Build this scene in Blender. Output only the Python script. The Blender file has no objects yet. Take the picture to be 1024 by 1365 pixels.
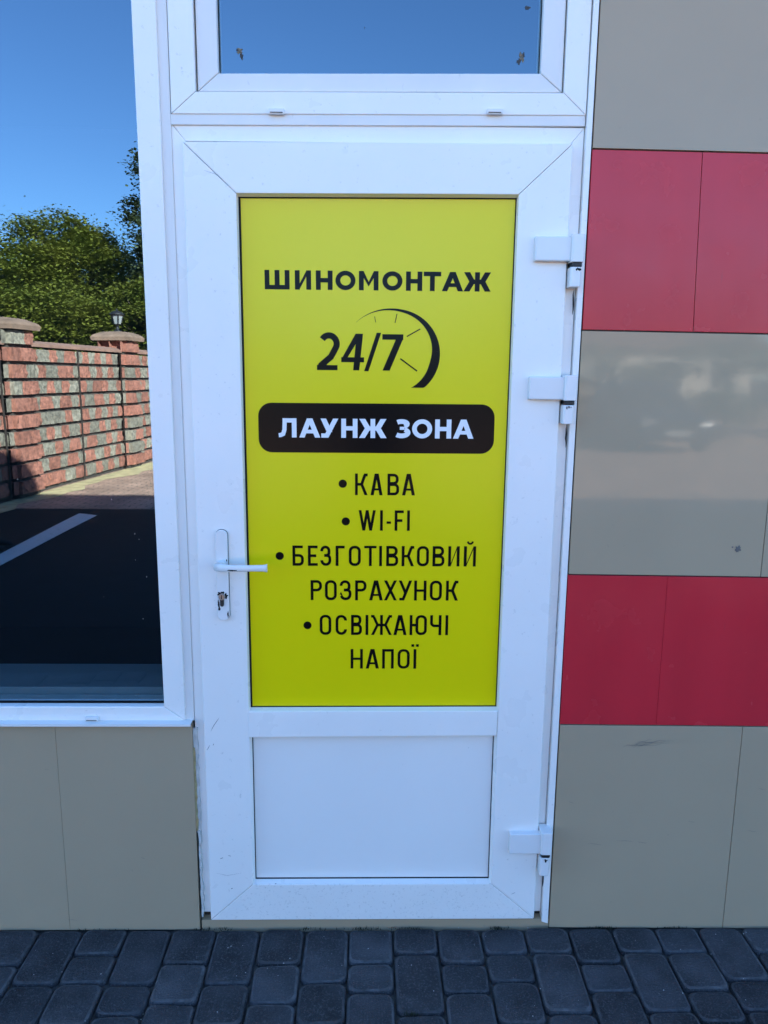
import bpy, bmesh, math, random
from mathutils import Vector, Matrix
random.seed(7)
sc = bpy.context.scene
col = sc.collection

# ------------------------------------------------------------------ camera
CAM_D, CAM_H = 1.91, 1.571
PITCH, YAW, ROLL = math.radians(10.387), math.radians(1.042), math.radians(-0.51)
fwd = Vector((math.sin(YAW)*math.cos(PITCH), math.cos(YAW)*math.cos(PITCH), -math.sin(PITCH)))
right = Vector((math.cos(YAW), -math.sin(YAW), 0))
down = fwd.cross(right)
r2 = math.cos(ROLL)*right + math.sin(ROLL)*down
d2 = -math.sin(ROLL)*right + math.cos(ROLL)*down
cam_data = bpy.data.cameras.new('camera')
cam = bpy.data.objects.new('camera', cam_data)
col.objects.link(cam)
m = Matrix((r2, -d2, -fwd)).transposed().to_4x4()
m.translation = Vector((0, -CAM_D, CAM_H))
cam.matrix_world = m
cam_data.sensor_fit = 'HORIZONTAL'
cam_data.sensor_width = 36
cam_data.lens = 1000/1024*36
cam_data.clip_start = 0.05
cam_data.clip_end = 3000
sc.camera = cam

# ------------------------------------------------------------------ light
SUN_DIR = Vector((0.78, 1.0, 0.62)).normalized()      # towards the sun, behind the building
elev = math.asin(SUN_DIR.z)
azim = math.atan2(SUN_DIR.x, SUN_DIR.y)               # clockwise from +Y
w = bpy.data.worlds.new('World'); sc.world = w; w.use_nodes = True
nt = w.node_tree
sky = nt.nodes.new('ShaderNodeTexSky'); sky.sky_type = 'NISHITA'; sky.sun_disc = False
sky.sun_elevation = elev; sky.sun_rotation = azim
sky.air_density = 1.0; sky.dust_density = 0.0; sky.ozone_density = 7.5
bg = nt.nodes['Background']; bg.inputs['Strength'].default_value = 0.07
nt.links.new(sky.outputs[0], bg.inputs[0])
sun_data = bpy.data.lights.new('sun', 'SUN'); sun_data.energy = 5.0
sun_data.angle = math.radians(0.53); sun_data.color = (1.0, 0.93, 0.82)
sun = bpy.data.objects.new('sun', sun_data); col.objects.link(sun)
sun.rotation_euler = SUN_DIR.to_track_quat('Z', 'Y').to_euler()
sc.view_settings.view_transform = 'Standard'
sc.view_settings.look = 'None'
sc.view_settings.gamma = 1
sc.view_settings.exposure = 3.2

# ------------------------------------------------------------------ helpers
def new_mat(name):
    mt = bpy.data.materials.new(name); mt.use_nodes = True
    return mt, mt.node_tree, mt.node_tree.nodes['Principled BSDF']

def mat(name, c, rough=0.5, var=0.0, scale=6.0, bump=0.0, bscale=200.0, spec=0.5, metal=0.0,
        coat=0.0, rvar=0.0, dirt=None, dscale=40.0, dthr=0.7, dmax=0.6, objvar=0.0, stretch=None):
    mt, t, p = new_mat(name)
    p.inputs['Base Color'].default_value = (*c, 1)
    p.inputs['Roughness'].default_value = rough
    p.inputs['Metallic'].default_value = metal
    p.inputs['Specular IOR Level'].default_value = spec
    p.inputs['Coat Weight'].default_value = coat
    N, L = t.nodes.new, t.links.new
    tc = N('ShaderNodeTexCoord')
    vec = tc.outputs['Object']
    if objvar:
        oi0 = N('ShaderNodeObjectInfo'); ad = N('ShaderNodeVectorMath'); ad.operation = 'MULTIPLY_ADD'
        ad.inputs[1].default_value = (37.0, 53.0, 71.0)
        L(oi0.outputs['Random'], ad.inputs[0]); L(vec, ad.inputs[2]); vec = ad.outputs[0]
    if stretch:
        mp = N('ShaderNodeMapping'); mp.inputs['Scale'].default_value = stretch
        L(vec, mp.inputs[0]); vec2 = mp.outputs[0]
    else:
        vec2 = vec
    cur = None
    if var or objvar:
        no = N('ShaderNodeTexNoise'); no.inputs['Scale'].default_value = scale
        no.inputs['Detail'].default_value = 6
        L(vec2, no.inputs['Vector'])
        mr = N('ShaderNodeMapRange'); mr.inputs[1].default_value = 0.25; mr.inputs[2].default_value = 0.75
        mr.inputs[3].default_value = 1-var; mr.inputs[4].default_value = 1+var
        L(no.outputs[0], mr.inputs[0])
        val = mr.outputs[0]
        if objvar:
            oi = N('ShaderNodeObjectInfo')
            m2 = N('ShaderNodeMapRange'); m2.inputs[3].default_value = 1-objvar; m2.inputs[4].default_value = 1+objvar
            L(oi.outputs['Random'], m2.inputs[0])
            mu = N('ShaderNodeMath'); mu.operation = 'MULTIPLY'
            L(val, mu.inputs[0]); L(m2.outputs[0], mu.inputs[1]); val = mu.outputs[0]
        hs = N('ShaderNodeHueSaturation'); hs.inputs['Color'].default_value = (*c, 1)
        L(val, hs.inputs['Value']); cur = hs.outputs[0]
    if dirt:
        nd = N('ShaderNodeTexNoise'); nd.inputs['Scale'].default_value = dscale; nd.inputs['Detail'].default_value = 8
        nd.inputs['Roughness'].default_value = 0.65
        L(vec2, nd.inputs['Vector'])
        md = N('ShaderNodeMapRange'); md.inputs[1].default_value = dthr; md.inputs[2].default_value = min(1, dthr+0.12)
        md.inputs[3].default_value = 0; md.inputs[4].default_value = dmax
        L(nd.outputs[0], md.inputs[0])
        mx = N('ShaderNodeMix'); mx.data_type = 'RGBA'
        mx.inputs[6].default_value = (*c, 1); mx.inputs[7].default_value = (*dirt, 1)
        if cur: L(cur, mx.inputs[6])
        L(md.outputs[0], mx.inputs[0]); cur = mx.outputs[2]
    if cur: L(cur, p.inputs['Base Color'])
    if rvar:
        nr = N('ShaderNodeTexNoise'); nr.inputs['Scale'].default_value = 9; nr.inputs['Detail'].default_value = 4
        L(vec, nr.inputs['Vector'])
        mr = N('ShaderNodeMapRange'); mr.inputs[1].default_value = .3; mr.inputs[2].default_value = .7
        mr.inputs[3].default_value = max(0, rough-rvar); mr.inputs[4].default_value = rough+rvar
        L(nr.outputs[0], mr.inputs[0]); L(mr.outputs[0], p.inputs['Roughness'])
    if bump:
        nb = N('ShaderNodeTexNoise'); nb.inputs['Scale'].default_value = bscale; nb.inputs['Detail'].default_value = 5
        L(vec, nb.inputs['Vector'])
        b = N('ShaderNodeBump'); b.inputs['Strength'].default_value = bump; b.inputs['Distance'].default_value = 0.01
        L(nb.outputs[0], b.inputs['Height']); L(b.outputs[0], p.inputs['Normal'])
    return mt

def link(o, parent=None):
    col.objects.link(o)
    if parent is not None:
        o.parent = parent
        o.matrix_parent_inverse = Matrix.Translation(-parent.location)
    return o

def pydata(name, v, f, mt, parent=None, smooth=False):
    me = bpy.data.meshes.new(name); me.from_pydata(v, [], f); me.update()
    if mt is not None: me.materials.append(mt)
    if smooth:
        me.shade_smooth()
    return link(bpy.data.objects.new(name, me), parent)

def from_bm(name, bm, mt, parent=None, smooth=False):
    bmesh.ops.recalc_face_normals(bm, faces=bm.faces)
    me = bpy.data.meshes.new(name); bm.to_mesh(me); bm.free()
    if mt is not None: me.materials.append(mt)
    if smooth: me.shade_smooth()
    return link(bpy.data.objects.new(name, me), parent)

def thing(name, label, cat, loc=(0, 0, 0), group=None):
    o = bpy.data.objects.new(name, None); o.location = loc; o.empty_display_size = 0.1
    o['label'] = label; o['category'] = cat
    if group: o['group'] = group
    col.objects.link(o); return o

def tag(o, label, cat, group=None):
    o['label'] = label; o['category'] = cat
    if group: o['group'] = group
    return o

def structure(o):
    o['kind'] = 'structure'; return o

def at(x, z, Y):
    """A facade measurement taken on the tile plane, moved to its own depth Y."""
    k = (CAM_D+Y)/CAM_D
    return x*k, CAM_H+(z-CAM_H)*k

def bm_prism(bm, poly, y0, y1):
    a = [bm.verts.new((x, y0, z)) for x, z in poly]
    b = [bm.verts.new((x, y1, z)) for x, z in poly]
    n = len(poly)
    bm.faces.new(a); bm.faces.new(b[::-1])
    for i in range(n):
        j = (i+1) % n
        bm.faces.new((a[i], b[i], b[j], a[j]))

def bev(bm, off, seg=2):
    bmesh.ops.recalc_face_normals(bm, faces=bm.faces)
    bmesh.ops.bevel(bm, geom=list(bm.edges), offset=off, offset_type='OFFSET', segments=seg, profile=0.5,
                    affect='EDGES', clamp_overlap=True)

def prism(name, poly, y0, y1, mt, parent=None, bevel=0.0012, seg=2):
    bm = bmesh.new(); bm_prism(bm, poly, y0, y1)
    if bevel: bev(bm, bevel, seg)
    return from_bm(name, bm, mt, parent)

def rect(x0, z0, x1, z1): return [(x0, z0), (x1, z0), (x1, z1), (x0, z1)]

def box(name, lo, hi, mt, parent=None, bevel=0.0, seg=2):
    return prism(name, rect(lo[0], lo[2], hi[0], hi[2]), lo[1], hi[1], mt, parent, bevel, seg)

def arect(x0, z0, x1, z1, Y):
    a = at(x0, z0, Y); b = at(x1, z1, Y)
    return rect(a[0], a[1], b[0], b[1])

def mitred(ox0, oz0, ox1, oz1, ix0, iz0, ix1, iz1, g=0.0004):
    """Four mitred members between an outer and an inner rectangle: left, right, top, bottom."""
    return {'left': [(ox0, oz0+g), (ix0, iz0+g), (ix0, iz1-g), (ox0, oz1-g)],
            'right': [(ox1, oz1-g), (ix1, iz1-g), (ix1, iz0+g), (ox1, oz0+g)],
            'top': [(ox0+g, oz1), (ix0+g, iz1), (ix1-g, iz1), (ox1-g, oz1)],
            'bottom': [(ox1-g, oz0), (ix1-g, iz0), (ix0+g, iz0), (ox0+g, oz0)]}

# ------------------------------------------------------------------ materials
PVC = mat('white_pvc', (0.86, 0.82, 0.76), 0.32, var=0.03, scale=3, bump=0.02, bscale=30,
          dirt=(0.40, 0.38, 0.34), dscale=75, dthr=0.63, dmax=0.5, rvar=0.08)
PVC_DIRTY = mat('splashed_pvc', (0.84, 0.80, 0.74), 0.36, var=0.04, scale=4, bump=0.02, bscale=30,
                dirt=(0.30, 0.28, 0.25), dscale=150, dthr=0.57, dmax=0.4, rvar=0.08)
PVC_OLD = mat('aged_pvc', (0.76, 0.73, 0.68), 0.42, var=0.05, scale=5, bump=0.02, bscale=40,
              dirt=(0.3, 0.28, 0.24), dscale=45, dthr=0.66, dmax=0.5, stretch=(1, 1, .4))
PANEL = mat('white_sandwich_panel', (0.82, 0.79, 0.74), 0.45, var=0.03, scale=2, bump=0.03, bscale=10,
            dirt=(0.3, 0.29, 0.26), dscale=50, dthr=0.70, dmax=0.4)
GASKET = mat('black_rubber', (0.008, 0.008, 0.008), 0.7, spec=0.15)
CAVITY = mat('dark_cavity', (0.03, 0.027, 0.023), 0.95, var=0.4, scale=60)
LIME = mat('lime_print', (0.80, 0.655, 0.002), 0.24, spec=0.3, var=0.015, scale=2, bump=0.05, bscale=4)
INK = mat('black_ink', (0.006, 0.005, 0.005), 0.2, spec=0.10)
WHITE_INK = mat('white_print', (0.78, 0.79, 0.80), 0.3)
RED = mat('red_tile', (0.56, 0.025, 0.037), 0.24, spec=0.4, var=0.06, scale=3, bump=0.02, bscale=14, rvar=0.06,
          dirt=(0.26, 0.05, 0.06), dscale=18, dthr=0.66, dmax=0.5, stretch=(3, 1, .5))
GREY = mat('grey_tile', (0.405, 0.31, 0.20), 0.045, spec=0.32, var=0.04, scale=2.5, bump=0.004, bscale=9, rvar=0.02,
           dirt=(0.20, 0.17, 0.13), dscale=55, dthr=0.65, dmax=0.4)
GROUT = mat('dark_grout', (0.07, 0.06, 0.055), 0.9, var=0.3, scale=30)
PLASTER = mat('grey_plaster', (0.32, 0.30, 0.27), 0.85, var=0.08, scale=4, bump=0.2, bscale=150)
CONCRETE = mat('raw_concrete', (0.28, 0.265, 0.24), 0.9, var=0.2, scale=20, bump=0.3, bscale=120)
PAVER = mat('dark_paver', (0.056, 0.056, 0.059), 0.85, var=0.5, scale=9, bump=1.0, bscale=240, objvar=0.28,
            dirt=(0.14, 0.14, 0.145), dscale=190, dthr=0.52, dmax=0.5, spec=0.25)
PAVER_EDGE = mat('worn_paver_edge', (0.078, 0.078, 0.080), 0.85, var=0.5, scale=40, bump=0.6, bscale=300, objvar=0.25, spec=0.3)
JOINT = mat('joint_sand', (0.065, 0.062, 0.055), 0.95, var=0.4, scale=80, bump=0.4, bscale=300)
HW = mat('white_powder_coat', (0.77, 0.75, 0.715), 0.25, var=0.03, scale=8,
         dirt=(0.2, 0.19, 0.17), dscale=120, dthr=0.70, dmax=0.5)
BLACKM = mat('worn_dark_metal', (0.025, 0.024, 0.023), 0.5, metal=0.3, var=0.3, scale=90)
STEEL = mat('brushed_steel', (0.5, 0.48, 0.45), 0.35, metal=1.0)
FOAM = mat('yellow_foam', (0.42, 0.33, 0.16), 0.95, var=0.25, scale=60, bump=0.6, bscale=120)
SEALANT = mat('torn_sealant', (0.55, 0.54, 0.50), 0.8, var=0.2, scale=40, bump=0.4, bscale=100)
DARK = mat('interior_dark', (0.05, 0.05, 0.05), 0.9)
SILLIN = mat('interior_sill', (0.36, 0.38, 0.38), 0.4)
MUD = mat('dried_dirt', (0.20, 0.16, 0.11), 0.9, var=0.5, scale=300, bump=0.5, bscale=600)
MUD_D = mat('dark_smear', (0.05, 0.05, 0.05), 0.8, var=0.4, scale=200)
SCUFF = mat('scuff', (0.12, 0.11, 0.10), 0.7)
MOSSM = mat('moss', (0.022, 0.026, 0.010), 0.95, var=0.4, scale=90)

def glass_mat():
    """Solar control glass: a metallic-oxide mirror film over tinted glass."""
    mt, t, p = new_mat('reflective_glass')
    t.nodes.remove(p)
    N, L = t.nodes.new, t.links.new
    lw = N('ShaderNodeLayerWeight'); lw.inputs[0].default_value = 0.5
    pw = N('ShaderNodeMath'); pw.operation = 'POWER'; pw.inputs[1].default_value = 4.0; L(lw.outputs['Facing'], pw.inputs[0])
    fr = N('ShaderNodeMapRange'); fr.inputs[3].default_value = 0.20; fr.inputs[4].default_value = 1.0; L(pw.outputs[0], fr.inputs[0])
    gl = N('ShaderNodeBsdfGlossy'); gl.inputs['Color'].default_value = (0.68, 0.87, 1.0, 1); gl.inputs['Roughness'].default_value = 0.0
    tr = N('ShaderNodeBsdfTransparent'); tr.inputs[0].default_value = (0.50, 0.62, 0.66, 1)
    nb = N('ShaderNodeTexNoise'); nb.inputs['Scale'].default_value = 1.6; nb.inputs['Detail'].default_value = 1
    tc = N('ShaderNodeTexCoord'); L(tc.outputs['Object'], nb.inputs['Vector'])
    b = N('ShaderNodeBump'); b.inputs['Strength'].default_value = 0.05; b.inputs['Distance'].default_value = 0.01
    L(nb.outputs[0], b.inputs['Height']); L(b.outputs[0], gl.inputs['Normal'])
    mx = N('ShaderNodeMixShader'); L(fr.outputs[0], mx.inputs[0]); L(tr.outputs[0], mx.inputs[1]); L(gl.outputs[0], mx.inputs[2])
    L(mx.outputs[0], t.nodes['Material Output'].inputs[0])
    return mt
GLASS = glass_mat()

# ------------------------------------------------------------------ ground
def ground_mat():
    mt, t, p = new_mat('asphalt'); N, L = t.nodes.new, t.links.new
    tc = N('ShaderNodeTexCoord'); n = N('ShaderNodeTexNoise'); n.inputs['Scale'].default_value = 3; n.inputs['Detail'].default_value = 8
    L(tc.outputs['Object'], n.inputs['Vector'])
    r = N('ShaderNodeValToRGB'); r.color_ramp.elements[0].color = (0.04, 0.04, 0.04, 1); r.color_ramp.elements[1].color = (0.085, 0.08, 0.075, 1)
    L(n.outputs[0], r.inputs[0]); L(r.outputs[0], p.inputs['Base Color']); p.inputs['Roughness'].default_value = .9
    return mt
def paving_mat(name, a, b, j):
    mt, t, p = new_mat(name); N, L = t.nodes.new, t.links.new
    tc = N('ShaderNodeTexCoord'); br = N('ShaderNodeTexBrick')
    br.inputs['Scale'].default_value = 1; br.inputs['Brick Width'].default_value = .2; br.inputs['Row Height'].default_value = .1
    br.inputs['Mortar Size'].default_value = .006
    br.inputs['Color1'].default_value = (*a, 1); br.inputs['Color2'].default_value = (*b, 1); br.inputs['Mortar'].default_value = (*j, 1)
    L(tc.outputs['Object'], br.inputs['Vector'])
    n = N('ShaderNodeTexNoise'); n.inputs['Scale'].default_value = 2; n.inputs['Detail'].default_value = 8
    L(tc.outputs['Object'], n.inputs['Vector'])
    mr = N('ShaderNodeMapRange'); mr.inputs[1].default_value = .3; mr.inputs[2].default_value = .7; mr.inputs[3].default_value = .7; mr.inputs[4].default_value = 1.3
    L(n.outputs[0], mr.inputs[0])
    hs = N('ShaderNodeHueSaturation'); L(br.outputs[0], hs.inputs['Color']); L(mr.outputs[0], hs.inputs['Value'])
    L(hs.outputs[0], p.inputs['Base Color']); p.inputs['Roughness'].default_value = .9
    return mt
structure(pydata('ground', [(-900, -900, -.06), (900, -900, -.06), (900, 900, -.06), (-900, 900, -.06)], [(0, 1, 2, 3)], ground_mat()))
structure(pydata('parking_paving', [(-8, -40, -.008), (30, -40, -.008), (30, -6.75, -.008), (-8, -6.75, -.008)], [(0, 1, 2, 3)],
                 paving_mat('brown_paving', (0.52, 0.33, 0.24), (0.45, 0.28, 0.20), (0.06, 0.05, 0.04))))
structure(pydata('driveway', [(-8, -6.75, -.008), (30, -6.75, -.008), (30, -1.84, -.008), (-8, -1.84, -.008)], [(0, 1, 2, 3)],
          mat('fresh_asphalt', (0.017, 0.016, 0.017), 0.9, var=0.3, scale=5, bump=0.4, bscale=150, spec=0.2)))
MARK = mat('worn_road_paint', (0.72, 0.72, 0.70), 0.7, var=0.06, scale=8, dirt=(0.2, .18, .16), dscale=10, dthr=.60, dmax=.6)
mk = pydata('road_marking', [(-3.30, -6.45, -.004), (-3.06, -6.33, -.004), (-3.04, -2.9, -.004), (-3.20, -2.9, -.004)], [(0, 1, 2, 3)], MARK)
structure(mk)

# ------------------------------------------------------------------ pavers in front of the facade
pavement = bpy.data.objects.new('pavement', None); pavement['kind'] = 'structure'; col.objects.link(pavement)
structure(pavement)
pydata('joint_bed', [(-6.2, -1.84, -.012), (13, -1.84, -.012), (13, .02, -.012), (-6.2, .02, -.012)], [(0, 1, 2, 3)], JOINT, pavement)
CW = 0.1256; GAPP = 0.0033
def paver_geo(L, seed):
    rnd = random.Random(seed)
    wx, wy = (CW-GAPP)/2, (L-GAPP)/2
    def ring(inset, z, r):
        pts = []
        for cx, cy, a0 in ((wx, wy, 0), (-wx, wy, 90), (-wx, -wy, 180), (wx, -wy, 270)):
            sx, sy = (1 if cx > 0 else -1), (1 if cy > 0 else -1)
            for k in range(4):
                a = math.radians(a0+30*k)
                pts.append((cx-sx*(inset+r)+r*math.cos(a), cy-sy*(inset+r)+r*math.sin(a), z))
        return pts
    rr = rnd.uniform(.014, .024)
    v = ring(0, -.05, rr)+ring(0, -.008, rr)+ring(.0025, -.0025, rr)+ring(.0085, 0, rr)
    v = [(x+rnd.uniform(-.0014, .0014), y+rnd.uniform(-.0014, .0014), z+(rnd.uniform(-.0007, .0007) if z > -.01 else 0)) for x, y, z in v]
    f = []
    for q in range(3):
        for i in range(16):
            j = (i+1) % 16
            f.append((q*16+i, q*16+j, q*16+16+j, q*16+16+i))
    f.append(tuple(range(48, 64)))
    return v, f
UNIT = 0.0327
PV = {}
for k in (3, 4, 6):
    PV[k] = []
    for s in range(4):
        v, f = paver_geo(k*UNIT, k*10+s)
        me = bpy.data.meshes.new('paver'); me.from_pydata(v, [], f); me.materials.append(PAVER); me.materials.append(PAVER_EDGE); me.shade_smooth()
        for pi in range(32, 48): me.polygons[pi].material_index = 1
        PV[k].append((me, v, f))
first = {-1: [4, 3, 6], 0: [4, 3, 4], 1: [6, 4, 3], 2: [3, 3, 4, 6], 3: [6, 3, 4], 4: [4, 4, 3], 5: [6, 4, 3], 6: [4, 4, 6], 7: [6, 4, 3], 8: [4, 3, 6],
         9: [3, 6, 4], 10: [4, 3, 6], 11: [3, 3, 4, 6], 12: [3, 6, 4], 13: [4, 3, 4], 14: [3, 6, 4], 15: [3, 4, 3, 6], 16: [6, 3, 4], 17: [3, 4, 6]}
X0 = -0.935-CW
spots = []
for c in range(-24, 80):
    rnd = random.Random(c*13+5)
    y = -0.001-rnd.uniform(0, .004); seq = list(first.get(c, []))
    x = X0+(c+.5)*CW+rnd.uniform(-.0012, .0012)
    while y > -1.84:
        k = seq.pop(0) if seq else rnd.choice((3, 4, 4, 6, 6))
        L = k*UNIT
        if y-L < -1.84: break
        spots.append((math.hypot(x-.05, (y-L/2)*1.6), k, x, y-L/2, rnd.uniform(-.012, .012), rnd.uniform(-.003, .0015), rnd.randrange(4)))
        y -= L
spots.sort()
tilt = random.Random(3)
bv, bf = [], []
for i, (d, k, x, y, a, z, s) in enumerate(spots):
    me, v, f = PV[k][s]
    if i < 300:
        o = bpy.data.objects.new('paver', me); o.location = (x, y, z+.005)
        o.rotation_euler = (tilt.uniform(-.02, .02), tilt.uniform(-.02, .02), a)
        link(o, pavement)
    else:
        n0 = len(bv); ca, sa = math.cos(a), math.sin(a)
        bv += [(x+px*ca-py*sa, y+px*sa+py*ca, z+.005+pz) for px, py, pz in v]
        bf += [tuple(n0+q for q in ff) for ff in f]
rest = pydata('paver_field', bv, bf, PAVER, pavement, True); rest['kind'] = 'stuff'

# moss tufts in the joint by the wall
def moss(x, y, n, spread, seed):
    rnd = random.Random(seed); v, f = [], []
    for _ in range(n//2):
        bx, by = x+rnd.gauss(0, spread), y+rnd.gauss(0, .003)
        a = rnd.uniform(0, 6.28); hgt = rnd.uniform(.001, .005); l = rnd.uniform(.002, .006)
        i = len(v)
        dx, dy = math.cos(a)*l, math.sin(a)*l
        v += [(bx-dy*.3, by+dx*.3, 0), (bx+dy*.3, by-dx*.3, 0), (bx+dx, by+dy, hgt+.004)]
        f.append((i, i+1, i+2))
    return v, f
MV, MF = [], []
for (x, y, n, s) in ((.68, -.004, 160, .018), (.13, -.002, 60, .02), (-.45, -.003, 90, .03), (.0, -.004, 120, .05), (.38, -.004, 100, .014), (-.17, -.003, 60, .02), (.11, -.30, 90, .01), (.38, -.27, 40, .008), (.9, -.005, 50, .03), (-.75, -.004, 50, .05)):
    v, f = moss(x, y, n, s, int(x*100)+n); i = len(MV); MV += v; MF += [tuple(q+i for q in t) for t in f]
mo = pydata('moss', MV, MF, MOSSM); mo['kind'] = 'stuff'
tag(mo, 'dark green moss growing in the joint where pavers meet the wall', 'moss')

# pale grit scattered on the pavers
rg = random.Random(41); GV, GF = [], []
for _ in range(150):
    x, y, q = rg.uniform(-1.6, 1.6), -abs(rg.gauss(.05, .3)), rg.choice((.0007, .0010, .0014, .0019))
    i = len(GV)
    GV += [(x-q, y, .0055), (x, y-q*rg.uniform(.6, 1.2), .0055), (x+q, y, .0055), (x, y+q, .0055), (x+rg.uniform(-q, q)*.3, y, .0055+q*1.1)]
    GF += [(i, i+1, i+4), (i+1, i+2, i+4), (i+2, i+3, i+4), (i+3, i, i+4)]
gr_ = pydata('grit', GV, GF, mat('pale_grit', (.42, .41, .39), .9)); gr_['kind'] = 'stuff'
tag(gr_, 'tiny pale grit specks scattered over the dark pavers', 'grit')

# ------------------------------------------------------------------ building
bld = thing('building', 'shop facade clad in grey and red tiles around white door and window', 'building', (0, 0, 0))
TOP = 4.75
def bpart(n, lo, hi, mt): return box(n, lo, hi, mt, bld)
bpart('wall', (.53, .016, -.05), (12, .30, TOP), CONCRETE)
bpart('wall', (-4.3, .016, -.05), (-.484, .086, .630), CONCRETE)
bpart('wall', (-4.3, .016, .631), (-2.42, .30, 2.80), CONCRETE)
bpart('wall', (-4.3, .016, 2.80), (.53, .30, TOP), CONCRETE)
bpart('wall', (-4.3, .30, -.05), (-4.1, 8.2, TOP), PLASTER)
bpart('wall', (11.8, .30, -.05), (12, 8.2, TOP), PLASTER)
bpart('wall', (-4.3, 8.2, -.05), (12, 8.4, TOP), PLASTER)
bpart('wall', (-4.3, .087, -.05), (-.484, .30, .665), CONCRETE)
bpart('roof', (-4.35, -.02, TOP), (12.05, 8.45, TOP+.06), PLASTER)
bpart('interior_floor', (-4.1, .30, -.05), (11.8, 8.2, 0.0), DARK)
bpart('interior_wall', (-4.1, 2.6, 0.0), (11.8, 2.7, 3.0), DARK)
bpart('interior_ceiling', (-4.1, .30, 2.9), (11.8, 8.2, 3.0), DARK)
bpart('threshold', (-.478, .004, -.02), (.522, .12, .0265), GREY)
bpart('gap_filler', (-.474, .026, .0265), (.52, .12, .05), CAVITY)  # dark filler along the gap under the door leaf
# door reveal behind the leaf so no light leaks
bpart('lobby_wall', (-.47, .10, .03), (.53, .12, 2.14), DARK)

SL = -0.010
def zc(z, x): return z+SL*(x-.52)
def tile(x0t, x1t, x0b, x1b, zb, zt, mt, slope=True, dy=0.0, g=.0008):
    gx = min(g, .0008); g = .0008
    f = zc if slope else (lambda z, x: z)
    poly = [(x0b+gx, f(zb, x0b)+g), (x1b-gx, f(zb, x1b)+g), (x1t-gx, f(zt, x1t)-g), (x0t+gx, f(zt, x0t)-g)]
    return prism('tile', poly, dy, dy+.0135, mt, bld, .0006, 1)
courses = [(.0005, .6300, GREY, [.5225, 1.0295, 1.63, 2.23, 2.83], None),
           (.6315, 1.0545, RED, [.5225, .788, 1.39, 1.99, 2.59, 2.83], None),
           (1.0565, 1.683, GREY, [.5235, 1.036, 1.64, 2.24, 2.83], None),
           (1.685, 2.105, RED, [.5245, .797, 1.40, 2.0, 2.60, 2.83], .006),
           (2.107, 2.73, GREY, [.525, 1.135, 1.735, 2.335, 2.83], None),
           (2.732, 3.15, RED, [.525, .80, 1.40, 2.0, 2.60, 2.83], None)]
rt = random.Random(11)
for zb, zt, mt_, xs, lean in courses:
    for i in range(len(xs)-1):
        le = (lean or 0) if i == 0 else 0
        tile(xs[i]-(lean or 0 if i else 0), xs[i+1]-(lean or 0), xs[i]+(lean or 0 if i else 0), xs[i+1]+(lean or 0), zb, zt, mt_, True, rt.uniform(-.0006, .0006), .0003 if .6 < zb < .7 else .0008)
# left of the door, under the window
for x0, x1 in ((-2.65, -2.05), (-2.05, -1.454), (-1.454, -.853), (-.853, -.4825)):
    tile(x0, x1, x0, x1, -.002, .630, GREY, False, rt.uniform(-.0005, .0005), .00035)
# grout bed just behind the tile joints
bpart('grout', (.524, .0085, .0), (2.83, .015, 3.15), GROUT)
bpart('grout', (-2.65, .0085, .0), (-.486, .015, .628), GROUT)
bpart('facade_render', (2.832, -.001, 0), (11.95, .015, TOP-.01), PLASTER)
bpart('facade_render', (-4.28, -.001, 0), (-2.66, .015, TOP-.01), PLASTER)
bpart('facade_render', (-2.655, -.001, 3.16), (2.83, .015, TOP-.01), PLASTER)

# unseen roof dome, added to cast a rounded shadow on the nearest boundary pillar
v, f = [], []
for rr_, zz_ in ((.48, TOP+.05), (.50, TOP+.25), (.46, TOP+.38), (.34, TOP+.47), (.16, TOP+.52)):
    v += [(1.50+rr_*math.cos(2*math.pi*i/20), .45+rr_*.7*math.sin(2*math.pi*i/20), zz_) for i in range(20)]
f = [(20*k+i, 20*k+(i+1) % 20, 20*k+20+(i+1) % 20, 20*k+20+i) for k in range(4) for i in range(20)]+[tuple(range(80, 100))]
pydata('shadow_dome', v, f, PLASTER, bld, True)

# torn foam and sealant between the left tile and the door frame
def ragged(name, x0, x1, z0, z1, y0, y1, mt, seed, n=26, amp=.003):
    rnd = random.Random(seed)
    L = [(x0+rnd.uniform(-amp, amp)*.4, z0+(z1-z0)*i/n) for i in range(n+1)]
    Rr = [(x1+rnd.uniform(-amp, amp), z0+(z1-z0)*(i+rnd.uniform(-.3, .3))/n) for i in range(n+1)]
    v, f = [], []
    for (a, b) in zip(L, Rr):
        dy = rnd.uniform(-.001, .001)
        v += [(a[0], y0+dy, a[1]), (b[0], y0+dy+.001, b[1]), (a[0], y1, a[1]), (b[0], y1, b[1])]
    for i in range(n):
        k, q = 4*i, 4*i+4
        f += [(k, k+1, q+1, q), (k+1, k+3, q+3, q+1), (k+2, k, q, q+2), (k+3, k+2, q+2, q+3)]
    f += [(0, 2, 3, 1), (4*n, 4*n+1, 4*n+3, 4*n+2)]
    return pydata(name, v, f, mt, bld)
ragged('foam', -.4838, -.4775, .31, .56, .0045, .0145, FOAM, 4, 18, .0015)
ragged('sealant', -.4775, -.4715, .035, .31, .003, .0145, SEALANT, 5, 22, .0022)
ragged('sealant', -.4825, -.4705, .30, .615, .007, .0145, SEALANT, 6, 26, .0018)

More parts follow.
